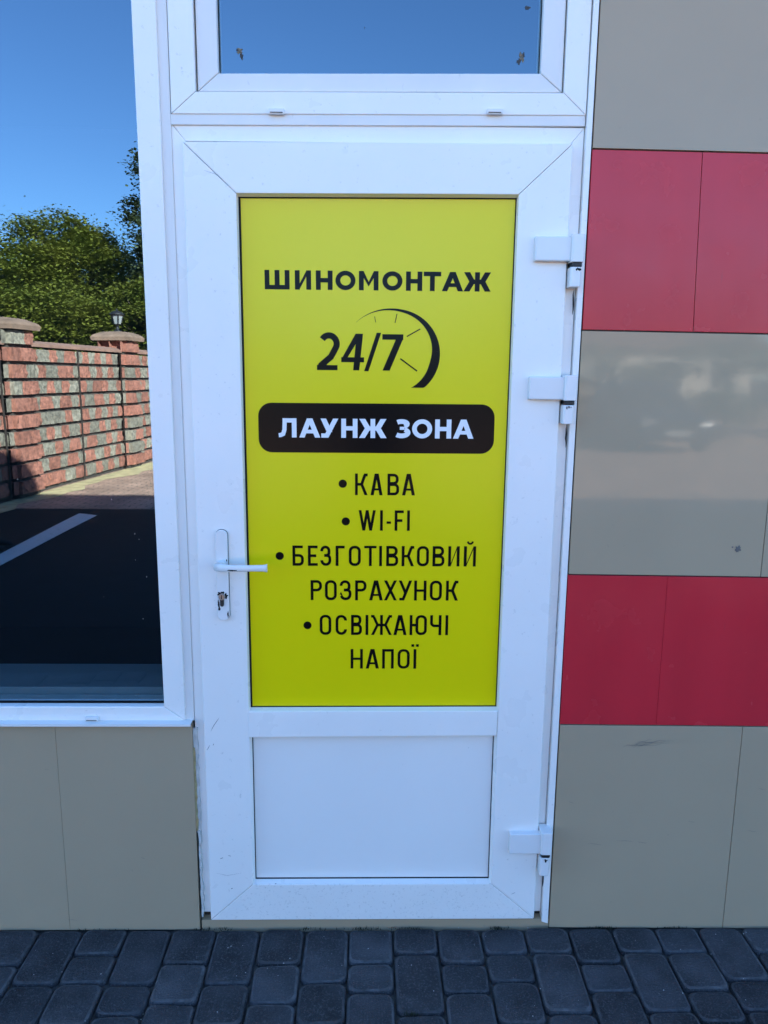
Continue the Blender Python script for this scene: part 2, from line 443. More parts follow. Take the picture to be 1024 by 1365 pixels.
# marks on the tiles
def sliver(name, pts, wd, mt, parent, y):
    v, f = [], []
    n = len(pts)
    for i, (x, z) in enumerate(pts):
        a = pts[max(0, i-1)]; b = pts[min(n-1, i+1)]
        dx, dz = b[0]-a[0], b[1]-a[1]; l = math.hypot(dx, dz) or 1
        ww = wd*math.sin(math.pi*(i+.35)/(n-.3))
        v += [(x-dz/l*ww, y, z+dx/l*ww), (x+dz/l*ww, y, z-dx/l*ww)]
    for i in range(n-1): f.append((2*i, 2*i+1, 2*i+3, 2*i+2))
    return pydata(name, v, f, mt, parent)
rs = random.Random(5)
for k in range(7):
    x0 = .70+rs.uniform(0, .05); z0 = .565+rs.uniform(-.004, .012)
    ln = rs.uniform(.04, .10)
    sliver('scuff_mark', [(x0+ln*t, z0+.022*t-.012*t*t+.003*math.sin(9*t)) for t in (0, .2, .4, .6, .8, 1)], rs.uniform(.00025, .0006), SCUFF, bld, -.0011)
for x, z, l in ((.70, .28, .05), (.76, .275, .03), (.62, .27, .04), (.90, .34, .02), (1.07, .31, .03), (.56, .40, .012), (-.86, .035, .03), (-.64, .23, .012), (1.09, .44, .02)):
    sliver('scuff_mark', [(x+l*t, z-.004*t+rs.uniform(-.001, .001)) for t in (0, .25, .5, .75, 1)], .0004, SCUFF, bld, -.0011)
def blotch(name, x, z, r, y, mt, parent, seed, sx=1, sz=1, n=18, thick=.0006):
    rnd = random.Random(seed); ph = [rnd.uniform(.45, 1.15) for _ in range(n)]
    v = [(x, y-thick, z)]
    for i in range(n):
        a = 2*math.pi*i/n; rr = r*ph[i]
        v.append((x+rr*sx*math.cos(a), y, z+rr*sz*math.sin(a)))
    return pydata(name, v, [(0, i+1, (i+1) % n+1) for i in range(n)], mt, parent)
blotch('chip', .968, 1.128, .010, -.0009, SCUFF, bld, 3, .9, 1.1)
blotch('chip', .953, 1.132, .003, -.0009, SCUFF, bld, 8)

# ------------------------------------------------------------------ big window on the left
win = thing('storefront_window', 'large mirrored window in white frame left of the door', 'window', (-1.45, 0, .64))
FY = .004
o0, oz0 = at(-2.40, .641, FY); o1, oz1 = at(-.4995, 2.79, FY)
gi0, gz0 = at(-2.34, .682, FY); gi1, gz1 = at(-.5560, 2.73, FY)
for kk, poly in mitred(o0, oz0, o1, oz1, gi0, gz0, gi1, gz1).items():
    prism('frame_member', poly, FY, .085, PVC, win, .003, 2)
for kk, poly in mitred(gi0-.001, gz0-.001, gi1+.001, gz1+.001, gi0+.004, gz0+.004, gi1-.004, gz1-.004).items():
    prism('gasket', poly, .026, .034, GASKET, win, 0)
pydata('glass', [(gi0-.006, .030, gz0-.006), (gi1+.006, .030, gz0-.006), (gi1+.006, .030, gz1+.006), (gi0-.006, .030, gz1+.006)], [(0, 1, 2, 3)], GLASS, win)
# sloping metal drip sill
bm = bmesh.new()
prof = [(.012, .6412), (-.019, .6400), (-.019, .6335), (-.0175, .6335), (-.0175, .6387), (.012, .6399)]
a = [bm.verts.new((-2.45, y, z)) for y, z in prof]; b = [bm.verts.new((-.4815, y, z)) for y, z in prof]
bm.faces.new(a); bm.faces.new(b[::-1])
for i in range(6): bm.faces.new((a[i], a[(i+1) % 6], b[(i+1) % 6], b[i]))
from_bm('sill', bm, HW, win)
def weep(x, z, y, parent, wd=.036, ht=.0125):
    bm = bmesh.new(); bm_prism(bm, rect(x-wd/2, z-ht/2, x+wd/2, z+ht/2), y-.010, y+.001); bev(bm, .0022, 2)
    o = from_bm('drain_cap', bm, PVC_OLD, parent)
    box('slot', (x-wd/2+.004, y-.0104, z-ht/2+.0025), (x+wd/2-.004, y-.0098, z-ht/2+.0045), CAVITY, o)
    return o
weep(-.751, .6475, FY, win)
box('interior_sill', (-2.38, .088, .672), (-.50, .262, .700), SILLIN, win, .003)

rd = random.Random(77)
for x, z in ((-.610, 1.160), (-.600, 1.145), (-.612, 1.09), (-.585, 1.045), (-.70, .99), (-.60, .93), (-.665, 1.25), (-.63, .715), (-.585, .716), (-.9, 1.3), (-.75, 1.9)):
    xx, zz = at(x, z, .029)
    blotch('dust_speck', xx, zz, rd.uniform(.0008, .002), .0294, SEALANT, win, int(x*1000), .7, 1.3, 9, .0002)
# joining strip between window and door frame
js = tag(prism('joining_strip', [at(-.4990, .6415, .010), at(-.4755, .6415, .010), at(-.4745, 2.79, .010), at(-.4985, 2.79, .010)], .010, .08, PVC_OLD, None, .0015),
         'narrow greyish white cover strip between window frame and door frame', 'trim strip')

# ------------------------------------------------------------------ door frame
dfr = thing('door_frame', 'fixed white plastic frame surrounding the door leaf', 'door frame', (0, 0, .05))
DY = .013
MZ = at(0, 2.149, DY)[1]
prism('jamb', [at(-.4745, .056, DY), at(-.4425, .056, DY), at(-.4425, 2.110, DY), (at(-.4745, 0, DY)[0], MZ)], DY, .09, PVC, dfr, .002)
prism('jamb', [at(.4700, .054, DY), at(.4955, .054, DY), (at(.5035, 0, DY)[0], MZ+.003), at(.4700, 2.113, DY)], DY, .09, PVC, dfr, .002)
prism('head', [(at(-.4745, 0, DY)[0]+.001, MZ), at(-.4425, 2.110, DY), at(.4700, 2.113, DY), (at(.5045, 0, DY)[0]-.001, MZ+.003)], DY, .09, PVC, dfr, .0015)
# angle trim beside the right tiles
prism('edge_trim', [at(.5005, .020, -.002), at(.5190, .014, -.002), at(.5225, 2.45, -.002), (.5235, 2.79), (.5110, 2.79), at(.5098, 2.45, -.002)], -.002, .06, PVC, dfr, .0012)
prism('gap_shadow_strip', [(.4945, .03), (.5005, .03), (.509, 2.15), (.504, 2.15)], .030, .06, GASKET, dfr, 0)

# ------------------------------------------------------------------ transom window over the door
tw = thing('transom_window', 'narrow mirrored fanlight window above the door with dirt specks on its glass', 'window', (0, 0, 2.15))
TY = .004
def ap(poly, Y): return [at(x, z, Y) for x, z in poly]
prism('mullion', ap([(-.4750, 2.1455), (.5045, 2.1555), (.5045, 2.1790), (-.4750, 2.1690)], TY+.003), TY+.003, .08, PVC_OLD, tw, .0015)
O = (-.4735, 2.1695, .5055, 2.1795); I = (-.4150, 2.2185, .4505, 2.2275); Z2 = 2.775
g = .0005
prism('frame_member', ap([(O[0], O[1]+g), (I[0], I[1]+g), (I[0], 2.72), (O[0], Z2)], TY), TY, .08, PVC, tw, .002)
prism('frame_member', ap([(O[2], O[3]+g), (O[2], Z2), (I[2], 2.72), (I[2], I[3]+g)], TY), TY, .08, PVC, tw, .002)
prism('frame_member', ap([(O[0]+g, O[1]), (O[2]-g, O[3]), (I[2]-g, I[3]), (I[0]+g, I[1])], TY), TY, .08, PVC, tw, .002)
prism('frame_member', ap([(O[0]+g, Z2), (I[0]+g, 2.72), (I[2]-g, 2.72), (O[2]-g, Z2)], TY), TY, .08, PVC, tw, .002)
SY = .013
O = (-.4095, 2.2185, .4455, 2.2280); I = (-.3610, 2.2585, .3935, 2.2690)
prism('sash_member', ap([(O[0], O[1]+g), (I[0], I[1]+g), (I[0], 2.67), (O[0], 2.72)], SY), SY, .07, PVC_OLD, tw, .0025)
prism('sash_member', ap([(O[2], O[3]+g), (O[2], 2.72), (I[2], 2.67), (I[2], I[3]+g)], SY), SY, .07, PVC_OLD, tw, .0025)
prism('sash_member', ap([(O[0]+g, O[1]), (O[2]-g, O[3]), (I[2]-g, I[3]), (I[0]+g, I[1])], SY), SY, .07, PVC_OLD, tw, .0025)
prism('sash_member', ap([(O[0]+g, 2.72), (I[0]+g, 2.67), (I[2]-g, 2.67), (O[2]-g, 2.72)], SY), SY, .07, PVC_OLD, tw, .0025)
prism('gasket', ap([(-.4145, 2.22), (-.4095, 2.22), (-.4095, 2.72), (-.4145, 2.72)], .03), .03, .05, GASKET, tw, 0)
prism('gasket', ap([(.4455, 2.229), (.4502, 2.229), (.4502, 2.72), (.4455, 2.72)], .03), .03, .05, GASKET, tw, 0)
TG = .036
q = ap([(-.362, 2.257), (.3945, 2.267), (.3945, 2.671), (-.362, 2.671)], TG)
pydata('glass', [(x, TG, z) for x, z in q], [(0, 1, 2, 3)], GLASS, tw)
for s, x in ((-1, -.3600), (1, .3925)):
    a_, b_ = at(x, 2.26, TG), at(x-s*.0045, 2.67, TG)
    prism('gasket', rect(min(a_[0], b_[0]), a_[1], max(a_[0], b_[0]), b_[1]), TG-.006, TG-.001, GASKET, tw, 0)
weep(at(-.2262, 2.176, TY)[0], at(-.2262, 2.1755, TY)[1], TY, tw, .038, .0125)
weep(at(.2870, 2.183, TY)[0], at(.2870, 2.1825, TY)[1], TY, tw, .038, .0125)
for x, z, r, sd, mt_, sx, sz in ((-.310, 2.306, .008, 1, MUD, 1, 1.1), (-.306, 2.296, .006, 2, MUD_D, .7, 1.6), (-.3145, 2.309, .004, 3, MUD_D, 1, 1),
                                 (.347, 2.303, .010, 4, MUD, .7, 1.3), (.341, 2.293, .007, 5, MUD_D, .8, 1.2), (.356, 2.408, .006, 6, MUD_D, 1.2, .9), (.351, 2.308, .006, 7, MUD_D, .6, 1.4),
                                 (.11, 2.262, .0015, 9, MUD_D, 1, 1), (-.02, 2.36, .0012, 10, MUD_D, 1, 2)):
    xx, zz = at(x, z, TG-.0004)
    blotch('dirt_speck', xx, zz, r, TG-.0004, mt_, tw, sd, sx, sz)

# ------------------------------------------------------------------ door leaf
door = thing('entrance_door', 'white plastic door carrying a lime yellow printed sign, lever handle and three hinges', 'door', (0, 0, .029))
LY = -.010
def AP(poly): return ap(poly, LY)
o_ = ((-.4507, .0290), (.4782, .0293), (.4776, 2.1165), (-.4503, 2.1090))
ih = ((-.3275, .1430), (.3500, .1430), (.3530, 2.0005), (-.3260, 1.9950))
g = .0005
def lerp(a, b, t): return (a[0]+(b[0]-a[0])*t, a[1]+(b[1]-a[1])*t)
prism('stile', AP([(o_[0][0], o_[0][1]+g), (ih[0][0], ih[0][1]+g), (ih[3][0], ih[3][1]-g), (o_[3][0], o_[3][1]-g)]), LY, .06, PVC, door, .0022)
prism('stile', AP([(o_[1][0], o_[1][1]+g), (o_[2][0], o_[2][1]-g), (ih[2][0], ih[2][1]-g), (ih[1][0], ih[1][1]+g)]), LY, .06, PVC, door, .0022)
prism('top_rail', AP([(o_[3][0]+g, o_[3][1]), (ih[3][0]+g, ih[3][1]), (ih[2][0]-g, ih[2][1]), (o_[2][0]-g, o_[2][1])]), LY, .06, PVC, door, .0022)
prism('bottom_rail', AP([(o_[0][0]+g, o_[0][1]), (o_[1][0]-g, o_[1][1]), (ih[1][0]-g, ih[1][1]), (ih[0][0]+g, ih[0][1])]), LY, .06, PVC_DIRTY, door, .0022)
prism('middle_rail', AP([(-.3305, .5925), (.3495, .5975), (.3505, .6715), (-.3305, .6685)]), LY-.0015, .055, PVC, door, .0025)
# glazing beads (sloping inner edge) and gaskets
def bead(poly_o, poly_i, y0, y1, mt_, nm):
    for i in range(4):
        a0, a1, b0, b1 = poly_o[i], poly_o[(i+1) % 4], poly_i[i], poly_i[(i+1) % 4]
        v = [(a0[0], y0, a0[1]), (a1[0], y0, a1[1]), (b1[0], y1, b1[1]), (b0[0], y1, b0[1]),
             (a0[0], .05, a0[1]), (a1[0], .05, a1[1]), (b1[0], .05, b1[1]), (b0[0], .05, b0[1])]
        pydata(nm, v, [(0, 1, 2, 3), (7, 6, 5, 4), (0, 4, 5, 1), (1, 5, 6, 2), (2, 6, 7, 3), (3, 7, 4, 0)], mt_, door)
def shrink(p, dl, dr, db, dt): return [(p[0][0]+dl, p[0][1]+db), (p[1][0]-dr, p[1][1]+db), (p[2][0]-dr, p[2][1]-dt), (p[3][0]+dl, p[3][1]-dt)]
up = AP([(-.3268, .6695), (.3505, .6722), (.3530, 2.0005), (-.3260, 1.9950)])
lo = AP([(-.3275, .1430), (.3500, .1430), (.3497, .5965), (-.3272, .5925)])
PY = .012
bead(shrink(up, -.001, -.001, -.001, -.001), shrink(up, .0015, .0012, .0025, .004), LY+.002, PY-.004, PVC, 'glazing_bead')
bead(shrink(lo, -.001, -.001, -.001, -.001), shrink(lo, .004, .004, .004, .001), LY+.002, PY-.004, PVC, 'glazing_bead')
gk = shrink(up, .0005, .0006, .0015, .0025); gk2 = shrink(up, .0062, .0036, .0046, .0066)
bead(gk, gk2, PY-.0032, PY-.0022, GASKET, 'gasket')
gk = shrink(lo, .003, .003, .003, 0); gk2 = shrink(lo, .0062, .0062, .0062, .0005)
bead(gk, gk2, PY-.0032, PY-.0022, GASKET, 'gasket')
prism('lower_panel', shrink(lo, .001, .001, .001, .001), PY, .045, PANEL, door, .0005)
sign = prism('sign_panel', shrink(up, .001, .001, .001, .001), PY, .045, LIME, door, .0005)
sign['label'] = 'lime yellow printed sign panel with black lettering'

# ---- lettering -----------------------------------------------------------
def bar(x0, z0, x1, z1): return [(x0, z0), (x1, z0), (x1, z1), (x0, z1)]
def stroke(pts, t):
    n = len(pts); L, R_ = [], []
    for i in range(n):
        a = pts[max(0, i-1)]; b = pts[min(n-1, i+1)]; p = pts[i]
        d = []
        for q0, q1 in ((a, p), (p, b)):
            dx, dz = q1[0]-q0[0], q1[1]-q0[1]; l = math.hypot(dx, dz)
            if l > 1e-9: d.append((dx/l, dz/l))
        nx = sum(-k[1] for k in d); nz = sum(k[0] for k in d); l = math.hypot(nx, nz); nx /= l; nz /= l
        c = max(.45, nx*-d[0][1]+nz*d[0][0])
        L.append((p[0]+nx*t/2/c, p[1]+nz*t/2/c)); R_.append((p[0]-nx*t/2/c, p[1]-nz*t/2/c))
    return [[L[i], R_[i], R_[i+1], L[i+1]] for i in range(n-1)]
def arc(cx, cz, rx, rz, a0, a1, n=10):
    return [(cx+rx*math.cos(math.radians(a0+(a1-a0)*i/n)), cz+rz*math.sin(math.radians(a0+(a1-a0)*i/n))) for i in range(n+1)]
def ring(w_, h_, t, round_, x=0.0):
    r = min(w_, h_)/2 if round_ else min(w_/2, h_/2)*.92
    out, inn = [], []
    if round_:
        for i in range(36):
            a = 2*math.pi*i/36
            out.append((x+w_/2+w_/2*math.cos(a), h_/2+h_/2*math.sin(a)))
            inn.append((x+w_/2+(w_/2-t)*math.cos(a), h_/2+(h_/2-t*.93)*math.sin(a)))
    else:
        for cx, cz, a0 in ((1, 1, 0), (-1, 1, 90), (-1, -1, 180), (1, -1, 270)):
            for k in range(7):
                a = math.radians(a0+15*k)
                out.append((x+w_/2+cx*(w_/2-r)+r*math.cos(a), h_/2+cz*(h_/2-r)+r*math.sin(a)))
                ri = max(r-t, .0005)
                inn.append((x+w_/2+cx*(w_/2-r)+ri*math.cos(a), h_/2+cz*(h_/2-r)+ri*math.sin(a)))
    n = len(out)
    return [[out[i], out[(i+1) % n], inn[(i+1) % n], inn[i]] for i in range(n)]
def bowl(x0, z0, x1, z1, t, r):
    c = t/2
    pts = [(x0, z1-c), (x1-r, z1-c)]+arc(x1-r, z1-r, r-c, r-c, 90, 0, 6)[1:]+arc(x1-r, z0+r, r-c, r-c, 0, -90, 6)+[(x0, z0+c)]
    p2 = [pts[0]]
    for p in pts[1:]:
        if math.hypot(p[0]-p2[-1][0], p[1]-p2[-1][1]) > 1e-5: p2.append(p)
    return stroke(p2, t)
def dg(xb, xt, z0, z1, th): return [(xb-th/2, z0), (xb+th/2, z0), (xt+th/2, z1), (xt-th/2, z1)]
def glyph(ch, w_, h_, t, bold):
    hb = t*.9
    dth = t*1.12
    if ch == 'Н': return [bar(0, 0, t, h_), bar(w_-t, 0, w_, h_), bar(t, h_/2-hb/2, w_-t, h_/2+hb/2)]
    if ch == 'Ш': return [bar(0, 0, t, h_), bar(w_/2-t/2, 0, w_/2+t/2, h_), bar(w_-t, 0, w_, h_), bar(t, 0, w_/2-t/2, hb), bar(w_/2+t/2, 0, w_-t, hb)]
    if ch in 'ИЙ':
        r = [bar(0, 0, t, h_), bar(w_-t, 0, w_, h_), [(t*.9, 0.0), (t*.9, h_*(.28 if bold else .12)), (w_-t*.9, h_), (w_-t*.9, h_*(.72 if bold else .88))]]
        if ch == 'Й': r += stroke(arc(w_/2, h_*1.24, w_*.2, h_*.12, 180, 360, 8), t*.7)
        return r
    if ch == 'О': return ring(w_, h_, t, bold)
    if ch == 'М':
        return [bar(0, 0, t, h_), bar(w_-t, 0, w_, h_), [(t*.95, h_), (t*.95, h_*.66), (w_/2, h_*.20), (w_/2, h_*.44)],
                [(w_-t*.95, h_), (w_/2, h_*.44), (w_/2, h_*.20), (w_-t*.95, h_*.66)]]
    if ch == 'Т': return [bar(0, h_-hb, w_, h_), bar(w_/2-t/2, 0, w_/2+t/2, h_-hb)]
    if ch == 'А':
        z = h_*.22; k = (w_/2-dth/2)/h_
        return [dg(dth/2, w_/2-dth*.02-(0 if bold else dth*.12), 0, h_, dth), dg(w_-dth/2, w_/2+dth*.02+(0 if bold else dth*.12), 0, h_, dth),
                bar(dth+k*z*.6, z, w_-dth-k*z*.6, z+hb*.85)]
    if ch == 'Ж':
        if bold:
            c = w_/2
            return [bar(c-t/2, 0, c+t/2, h_), bar(c-t*1.05, h_/2-hb/2, c+t*1.05, h_/2+hb/2),
                    dg(c-t*.95, dth*.62, h_*.46, h_, dth*1.12), dg(dth*.58, c-t*1.0, 0, h_*.54, dth*1.12),
                    dg(c+t*.95, w_-dth*.62, h_*.46, h_, dth*1.12), dg(w_-dth*.58, c+t*1.0, 0, h_*.54, dth*1.12)]
        c = w_/2; r = [bar(c-t/2, 0, c+t/2, h_), bar(c-t*1.5, h_/2-t/2, c+t*1.5, h_/2+t/2)]
        for s in (-1, 1):
            r.append(dg(c+s*t*1.3, c+s*(c-t*.9), h_*.47, h_-t*.55, t*1.05)); r.append(dg(c+s*(c-t*.55), c+s*t*1.35, 0, h_*.53, t*1.05))
            r.append(bar(min(c+s*(c-t*1.25), c+s*c), h_-t, max(c+s*(c-t*1.25), c+s*c), h_))
        return r
    if ch == 'Л':
        pts = [(0, hb/2), (t*.35, hb/2+.0003), (t*.95, hb*.8), (t*1.22, h_*.40), (t*1.30, h_-hb/2)]
        return stroke(pts, hb*.98)+[bar(w_-t, 0, w_, h_), bar(t*.85, h_-hb, w_-t, h_)]
    if ch == 'У':
        if bold: return [dg(dth*.95, w_-dth*.5, 0, h_, dth), dg(w_*.50, dth*.5, h_*.30, h_, dth*1.05), bar(dth*.1, 0, dth*1.0, hb)]
        return [dg(w_*.30, w_-t*.5, 0, h_, t*1.08), dg(w_*.52, t*.5, h_*.36, h_, t*1.08), bar(w_*.05, 0, w_*.34, t)]
    if ch == 'З':
        if bold:
            c = t/2; x1 = w_
            top = arc(w_*.42, h_*.745, w_*.45-c*.2-.002, h_*.255-c, 140, -62, 12)
            bot = arc(w_*.42, h_*.295, w_*.58-c, h_*.295-c, 62, -140, 14)
            return stroke(top, t)+stroke(bot, t)+[bar(w_*.30, h_*.44, w_*.62, h_*.60)]
        r = w_*.46; c = t/2
        top = [(c, h_*.72), (c, h_-r)]+arc(r, h_-r, r-c, r-c, 180, 0, 10)[1:]+[(2*r-c, h_*.66)]+arc(2*r-t*1.5, h_*.66-.0005, t, h_*.13, 0, -90, 4)[1:]+[(w_*.35, h_*.53-.0005)]
        r = w_*.5
        bot = [(c, h_*.28), (c, r)]+arc(r, r, r-c, r-c, 180, 360, 10)[1:]+[(w_-c, h_*.36)]+arc(w_-t*1.5, h_*.36+.0005, t, h_*.14, 0, 90, 4)[1:]+[(w_*.35, h_*.50+.0005)]
        return stroke(top, t)+stroke(bot, t)
    if ch == 'Г': return [bar(0, 0, t, h_), bar(t, h_-t, w_, h_)]
    if ch == 'Е': return [bar(0, 0, t, h_), bar(t, h_-t, w_, h_), bar(t, 0, w_, t), bar(t, h_/2-t/2, w_*.86, h_/2+t/2)]
    if ch == 'F': return [bar(0, 0, t, h_), bar(t, h_-t, w_, h_), bar(t, h_/2-t/2, w_*.86, h_/2+t/2)]
    if ch == 'Б': return [bar(0, 0, t, h_), bar(t, h_-t, w_*.92, h_)]+bowl(t, 0, w_, h_*.58, t, w_*.42)
    if ch == 'В': return [bar(0, 0, t, h_)]+bowl(t, 0, w_, h_*.56, t, w_*.42)+bowl(t, h_*.49, w_*.95, h_, t, w_*.42)
    if ch == 'Р': return [bar(0, 0, t, h_)]+bowl(t, h_*.44, w_, h_, t, w_*.45)
    if ch == 'К':
        return [bar(0, 0, t, h_), bar(t, h_/2-t*.5, w_*.52, h_/2+t*.5), dg(w_*.50, w_-t*1.0, h_*.46, h_-t*.5, t*1.08), dg(w_-t*.55, w_*.50, 0, h_*.54, t*1.12), bar(w_-t*1.35, h_-t, w_, h_)]
    if ch == 'Х': return [dg(t*.55, w_-t*.55, 0, h_, t*1.1), dg(w_-t*.55, t*.55, 0, h_, t*1.1)]
    if ch == 'П': return [bar(0, 0, t, h_), bar(w_-t, 0, w_, h_), bar(t, h_-t, w_-t, h_)]
    if ch == 'І': return [bar(w_/2-t/2, 0, w_/2+t/2, h_)]
    if ch == 'Ї': return [bar(w_/2-t/2, 0, w_/2+t/2, h_), bar(w_/2-t*1.35, h_*1.12, w_/2-t*.35, h_*1.25), bar(w_/2+t*.35, h_*1.12, w_/2+t*1.35, h_*1.25)]
    if ch == 'С':
        r = w_/2; c = t/2
        return stroke([(w_-c, h_*.72), (w_-c, h_-r)]+arc(r, h_-r, r-c, r-c, 0, 180, 12)[1:]+arc(r, r, r-c, r-c, 180, 360, 12)+[(w_-c, h_*.28)], t)
    if ch == 'Ю': return [bar(0, 0, t, h_), bar(t, h_/2-t/2, w_*.42, h_/2+t/2)]+ring(w_*.66, h_, t, False, w_*.34)
    if ch == 'Ч':
        r = w_*.4; c = t/2
        return [bar(w_-t, 0, w_, h_)]+stroke([(c, h_), (c, h_*.40+r)]+arc(r, h_*.40+r, r-c, r-c, 180, 270, 6)[1:]+[(w_-t, h_*.40+c)], t)
    if ch == '-': return [bar(0, h_*.34, w_, h_*.34+t*.9)]
    if ch == 'W':
        k = w_
        return [dg(k*.30, t*.5, 0, h_, t), dg(k*.30, k*.5, 0, h_, t), dg(k*.70, k*.5, 0, h_, t), dg(k*.70, k-t*.5, 0, h_, t)]
    if ch == '2':
        r = w_*.40; c = t/2
        pts = arc(w_*.53, h_*.70, w_*.47-c, h_*.30-c, 148, -28, 14)+[(w_*.62, h_*.36), (t*.62, t*.72)]
        return stroke(pts, t*1.02)+[bar(0, 0, w_*.90, hb*.92), [(0, hb*.5), (t*1.5, hb*.5), (t*1.75, t*1.3), (t*.28, t*1.08)]]
    if ch == '4':
        s = t
        return [[(w_*.52, 0), (w_*.52+t*1.02, 0), (w_*.95, h_*.97), (w_*.95-t*1.05, h_*.97)], bar(0, h_*.215, w_, h_*.215+hb*.9),
                [(0, h_*.215+hb*.5), (t*1.05, h_*.215+hb*.86), (w_*.93-t*.1, h_*.97), (w_*.93-t*1.15, h_*.97)]]
    if ch == '/': return [dg(t*.38, w_-t*.38, -.02*h_, h_, t*.72)]
    if ch == '7':
        return [bar(0, h_*.965-hb*.98, w_, h_*.965), [(w_*.02, 0), (w_*.02+t*1.2, 0), (w_, h_*.965-hb*.7), (w_-t*1.25, h_*.965-hb*.98)]]
    raise KeyError(ch)
LINES = [
('title',1.7752,1.8211,[('Ш',-0.2637,-0.2026),('И',-0.1895,-0.1497),('Н',-0.1378,-0.0968),('О',-0.0897,-0.0403),('М',-0.0319,0.0163),('О',0.0259,0.0754),('Н',0.0843,0.1243),('Т',0.1279,0.1709),('А',0.1733,0.2259),('Ж',0.2265,0.2947)],.0118,True,INK,'black heading'),
('lounge',1.4110,1.4596,[('Л',-0.2353,-0.1898),('А',-0.1830,-0.1295),('У',-0.1283,-0.0833),('Н',-0.0759,-0.0346),('Ж',-0.0309,0.0400),('З',0.0616,0.1006),('О',0.1049,0.1562),('Н',0.1636,0.2051),('А',0.2100,0.2627)],.0120,True,WHITE_INK,'white bold line on black box'),
('coffee',1.2629,1.3194,[('К',-0.0406,-0.0080),('А',-0.0003,0.0308),('В',0.0433,0.0736),('А',0.0814,0.1148)],.0072,False,INK,'black list line'),
('wifi',1.1690,1.2233,[('W',-0.0311,0.0136),('І',0.0238,0.0332),('-',0.0418,0.0536),('F',0.0630,0.0866),('І',0.0952,0.1030)],.0072,False,INK,'black list line'),
('cashless',1.0735,1.1282,[('Б',-0.2046,-0.1748),('Е',-0.1641,-0.1385),('З',-0.1313,-0.1027),('Г',-0.0913,-0.0675),('О',-0.0567,-0.0251),('Т',-0.0161,0.0162),('І',0.0228,0.0311),('В',0.0419,0.0736),('К',0.0826,0.1155),('О',0.1227,0.1545),('В',0.1641,0.1958),('И',0.2054,0.2354),('Й',0.2468,0.2787)],.0074,False,INK,'black list line'),
('payment',0.9795,1.0345,[('Р',-0.1578,-0.1277),('О',-0.1199,-0.0886),('З',-0.0808,-0.0495),('Р',-0.0398,-0.0097),('А',-0.0025,0.0337),('Х',0.0367,0.0711),('У',0.0760,0.1110),('Н',0.1170,0.1497),('О',0.1587,0.1908),('К',0.2017,0.2343)],.0074,False,INK,'black list line'),
('refresh',0.8829,0.9389,[('О',-0.1344,-0.1034),('С',-0.0919,-0.0615),('В',-0.0506,-0.0214),('І',-0.0117,-0.0044),('Ж',0.0029,0.0589),('А',0.0631,0.0985),('Ю',0.1064,0.1527),('Ч',0.1612,0.1917),('І',0.2021,0.2101)],.0074,False,INK,'black list line'),
('drinks',0.7875,0.8432,[('Н',-0.0517,-0.0186),('А',-0.0107,0.0249),('П',0.0335,0.0648),('О',0.0753,0.1078),('Ї',0.1164,0.1275)],.0074,False,INK,'black list line'),
('numbers',1.5808,1.6733,[('2',-0.1367,-0.0795),('4',-0.0757,-0.0185),('/',-0.0185,0.0240),('7',0.0269,0.0794)],.0150,True,INK,'black numerals')]
LETY = PY-.0004
def polys(name, ps, y, mt_, label=None):
    v, f = [], []
    for k, p in enumerate(ps):
        i = len(v); yy = y-.000012*(k % 40)
        v += [(x, yy, z) for x, z in p]; 
        ar = sum(p[j][0]*p[(j+1) % len(p)][1]-p[(j+1) % len(p)][0]*p[j][1] for j in range(len(p)))
        idx = tuple(range(i, i+len(p)))
        f.append(idx if ar > 0 else idx[::-1])
    o = pydata(name, v, f, mt_, sign)
    if label: o['label'] = label
    return o
def rrect(x0, z0, x1, z1, r):
    pts = []
    for cx, cz, a0 in ((x1-r, z1-r, 0), (x0+r, z1-r, 90), (x0+r, z0+r, 180), (x1-r, z0+r, 270)):
        pts += arc(cx, cz, r, r, a0, a0+90, 8)
    return pts
polys('black_box', [rrect(-.2866, 1.3724, .3154, 1.4984, .034)], LETY, INK, 'black rounded box behind white lettering')
for nm, z0, z1, ext, t, bold, mt_, lb in LINES:
    ps = []
    for ch, a_, b_ in ext:
        for p in glyph(ch, b_-a_, z1-z0, t, bold):
            ps.append([(a_+x, z0+z) for x, z in p])
    polys('lettering', ps, LETY-(.0003 if mt_ is WHITE_INK else 0), mt_, lb)
for x, z in ((-.0724, 1.2925), (-.0646, 1.1932), (-.238, 1.0998), (-.167, .9094)):
    polys('bullet', [arc(x, z, .0108, .0108, 0, 345, 23)], LETY, INK)
# clock crescent and ticks
CX, CZ, CR = .0589, 1.6215, .1115
ps = []; prev = None
for i in range(61):
    tt = i/60; a = math.radians(141-tt*205)
    ro = CR*(1+.11*max(0, 1-tt*3.2)**1.5)
    th = .0004+.0235*min(1, tt*1.3)**1.35-.006*max(0, (tt-.72)/.28)
    ro_x = 1.015
    cur = ((CX+ro*ro_x*math.cos(a), CZ+ro*.985*math.sin(a)), (CX+(ro-th)*ro_x*math.cos(a), CZ+(ro-th)*.985*math.sin(a)))
    cur = tuple((x, max(z, 1.5388)) for x, z in cur)
    if prev: ps.append([prev[0], cur[0], cur[1], prev[1]])
    prev = cur
polys('clock_arc', ps, LETY, INK)
for a_, b_, t in (((.0072, 1.7129), (.0102, 1.6987), .0014), ((.063, 1.7195), (.0581, 1.6978), .0020), ((.1215, 1.6836), (.088, 1.6648), .0028), ((.0725, 1.6105), (.1151, 1.5803), .0034)):
    polys('clock_tick', stroke([a_, b_], t), LETY, INK)

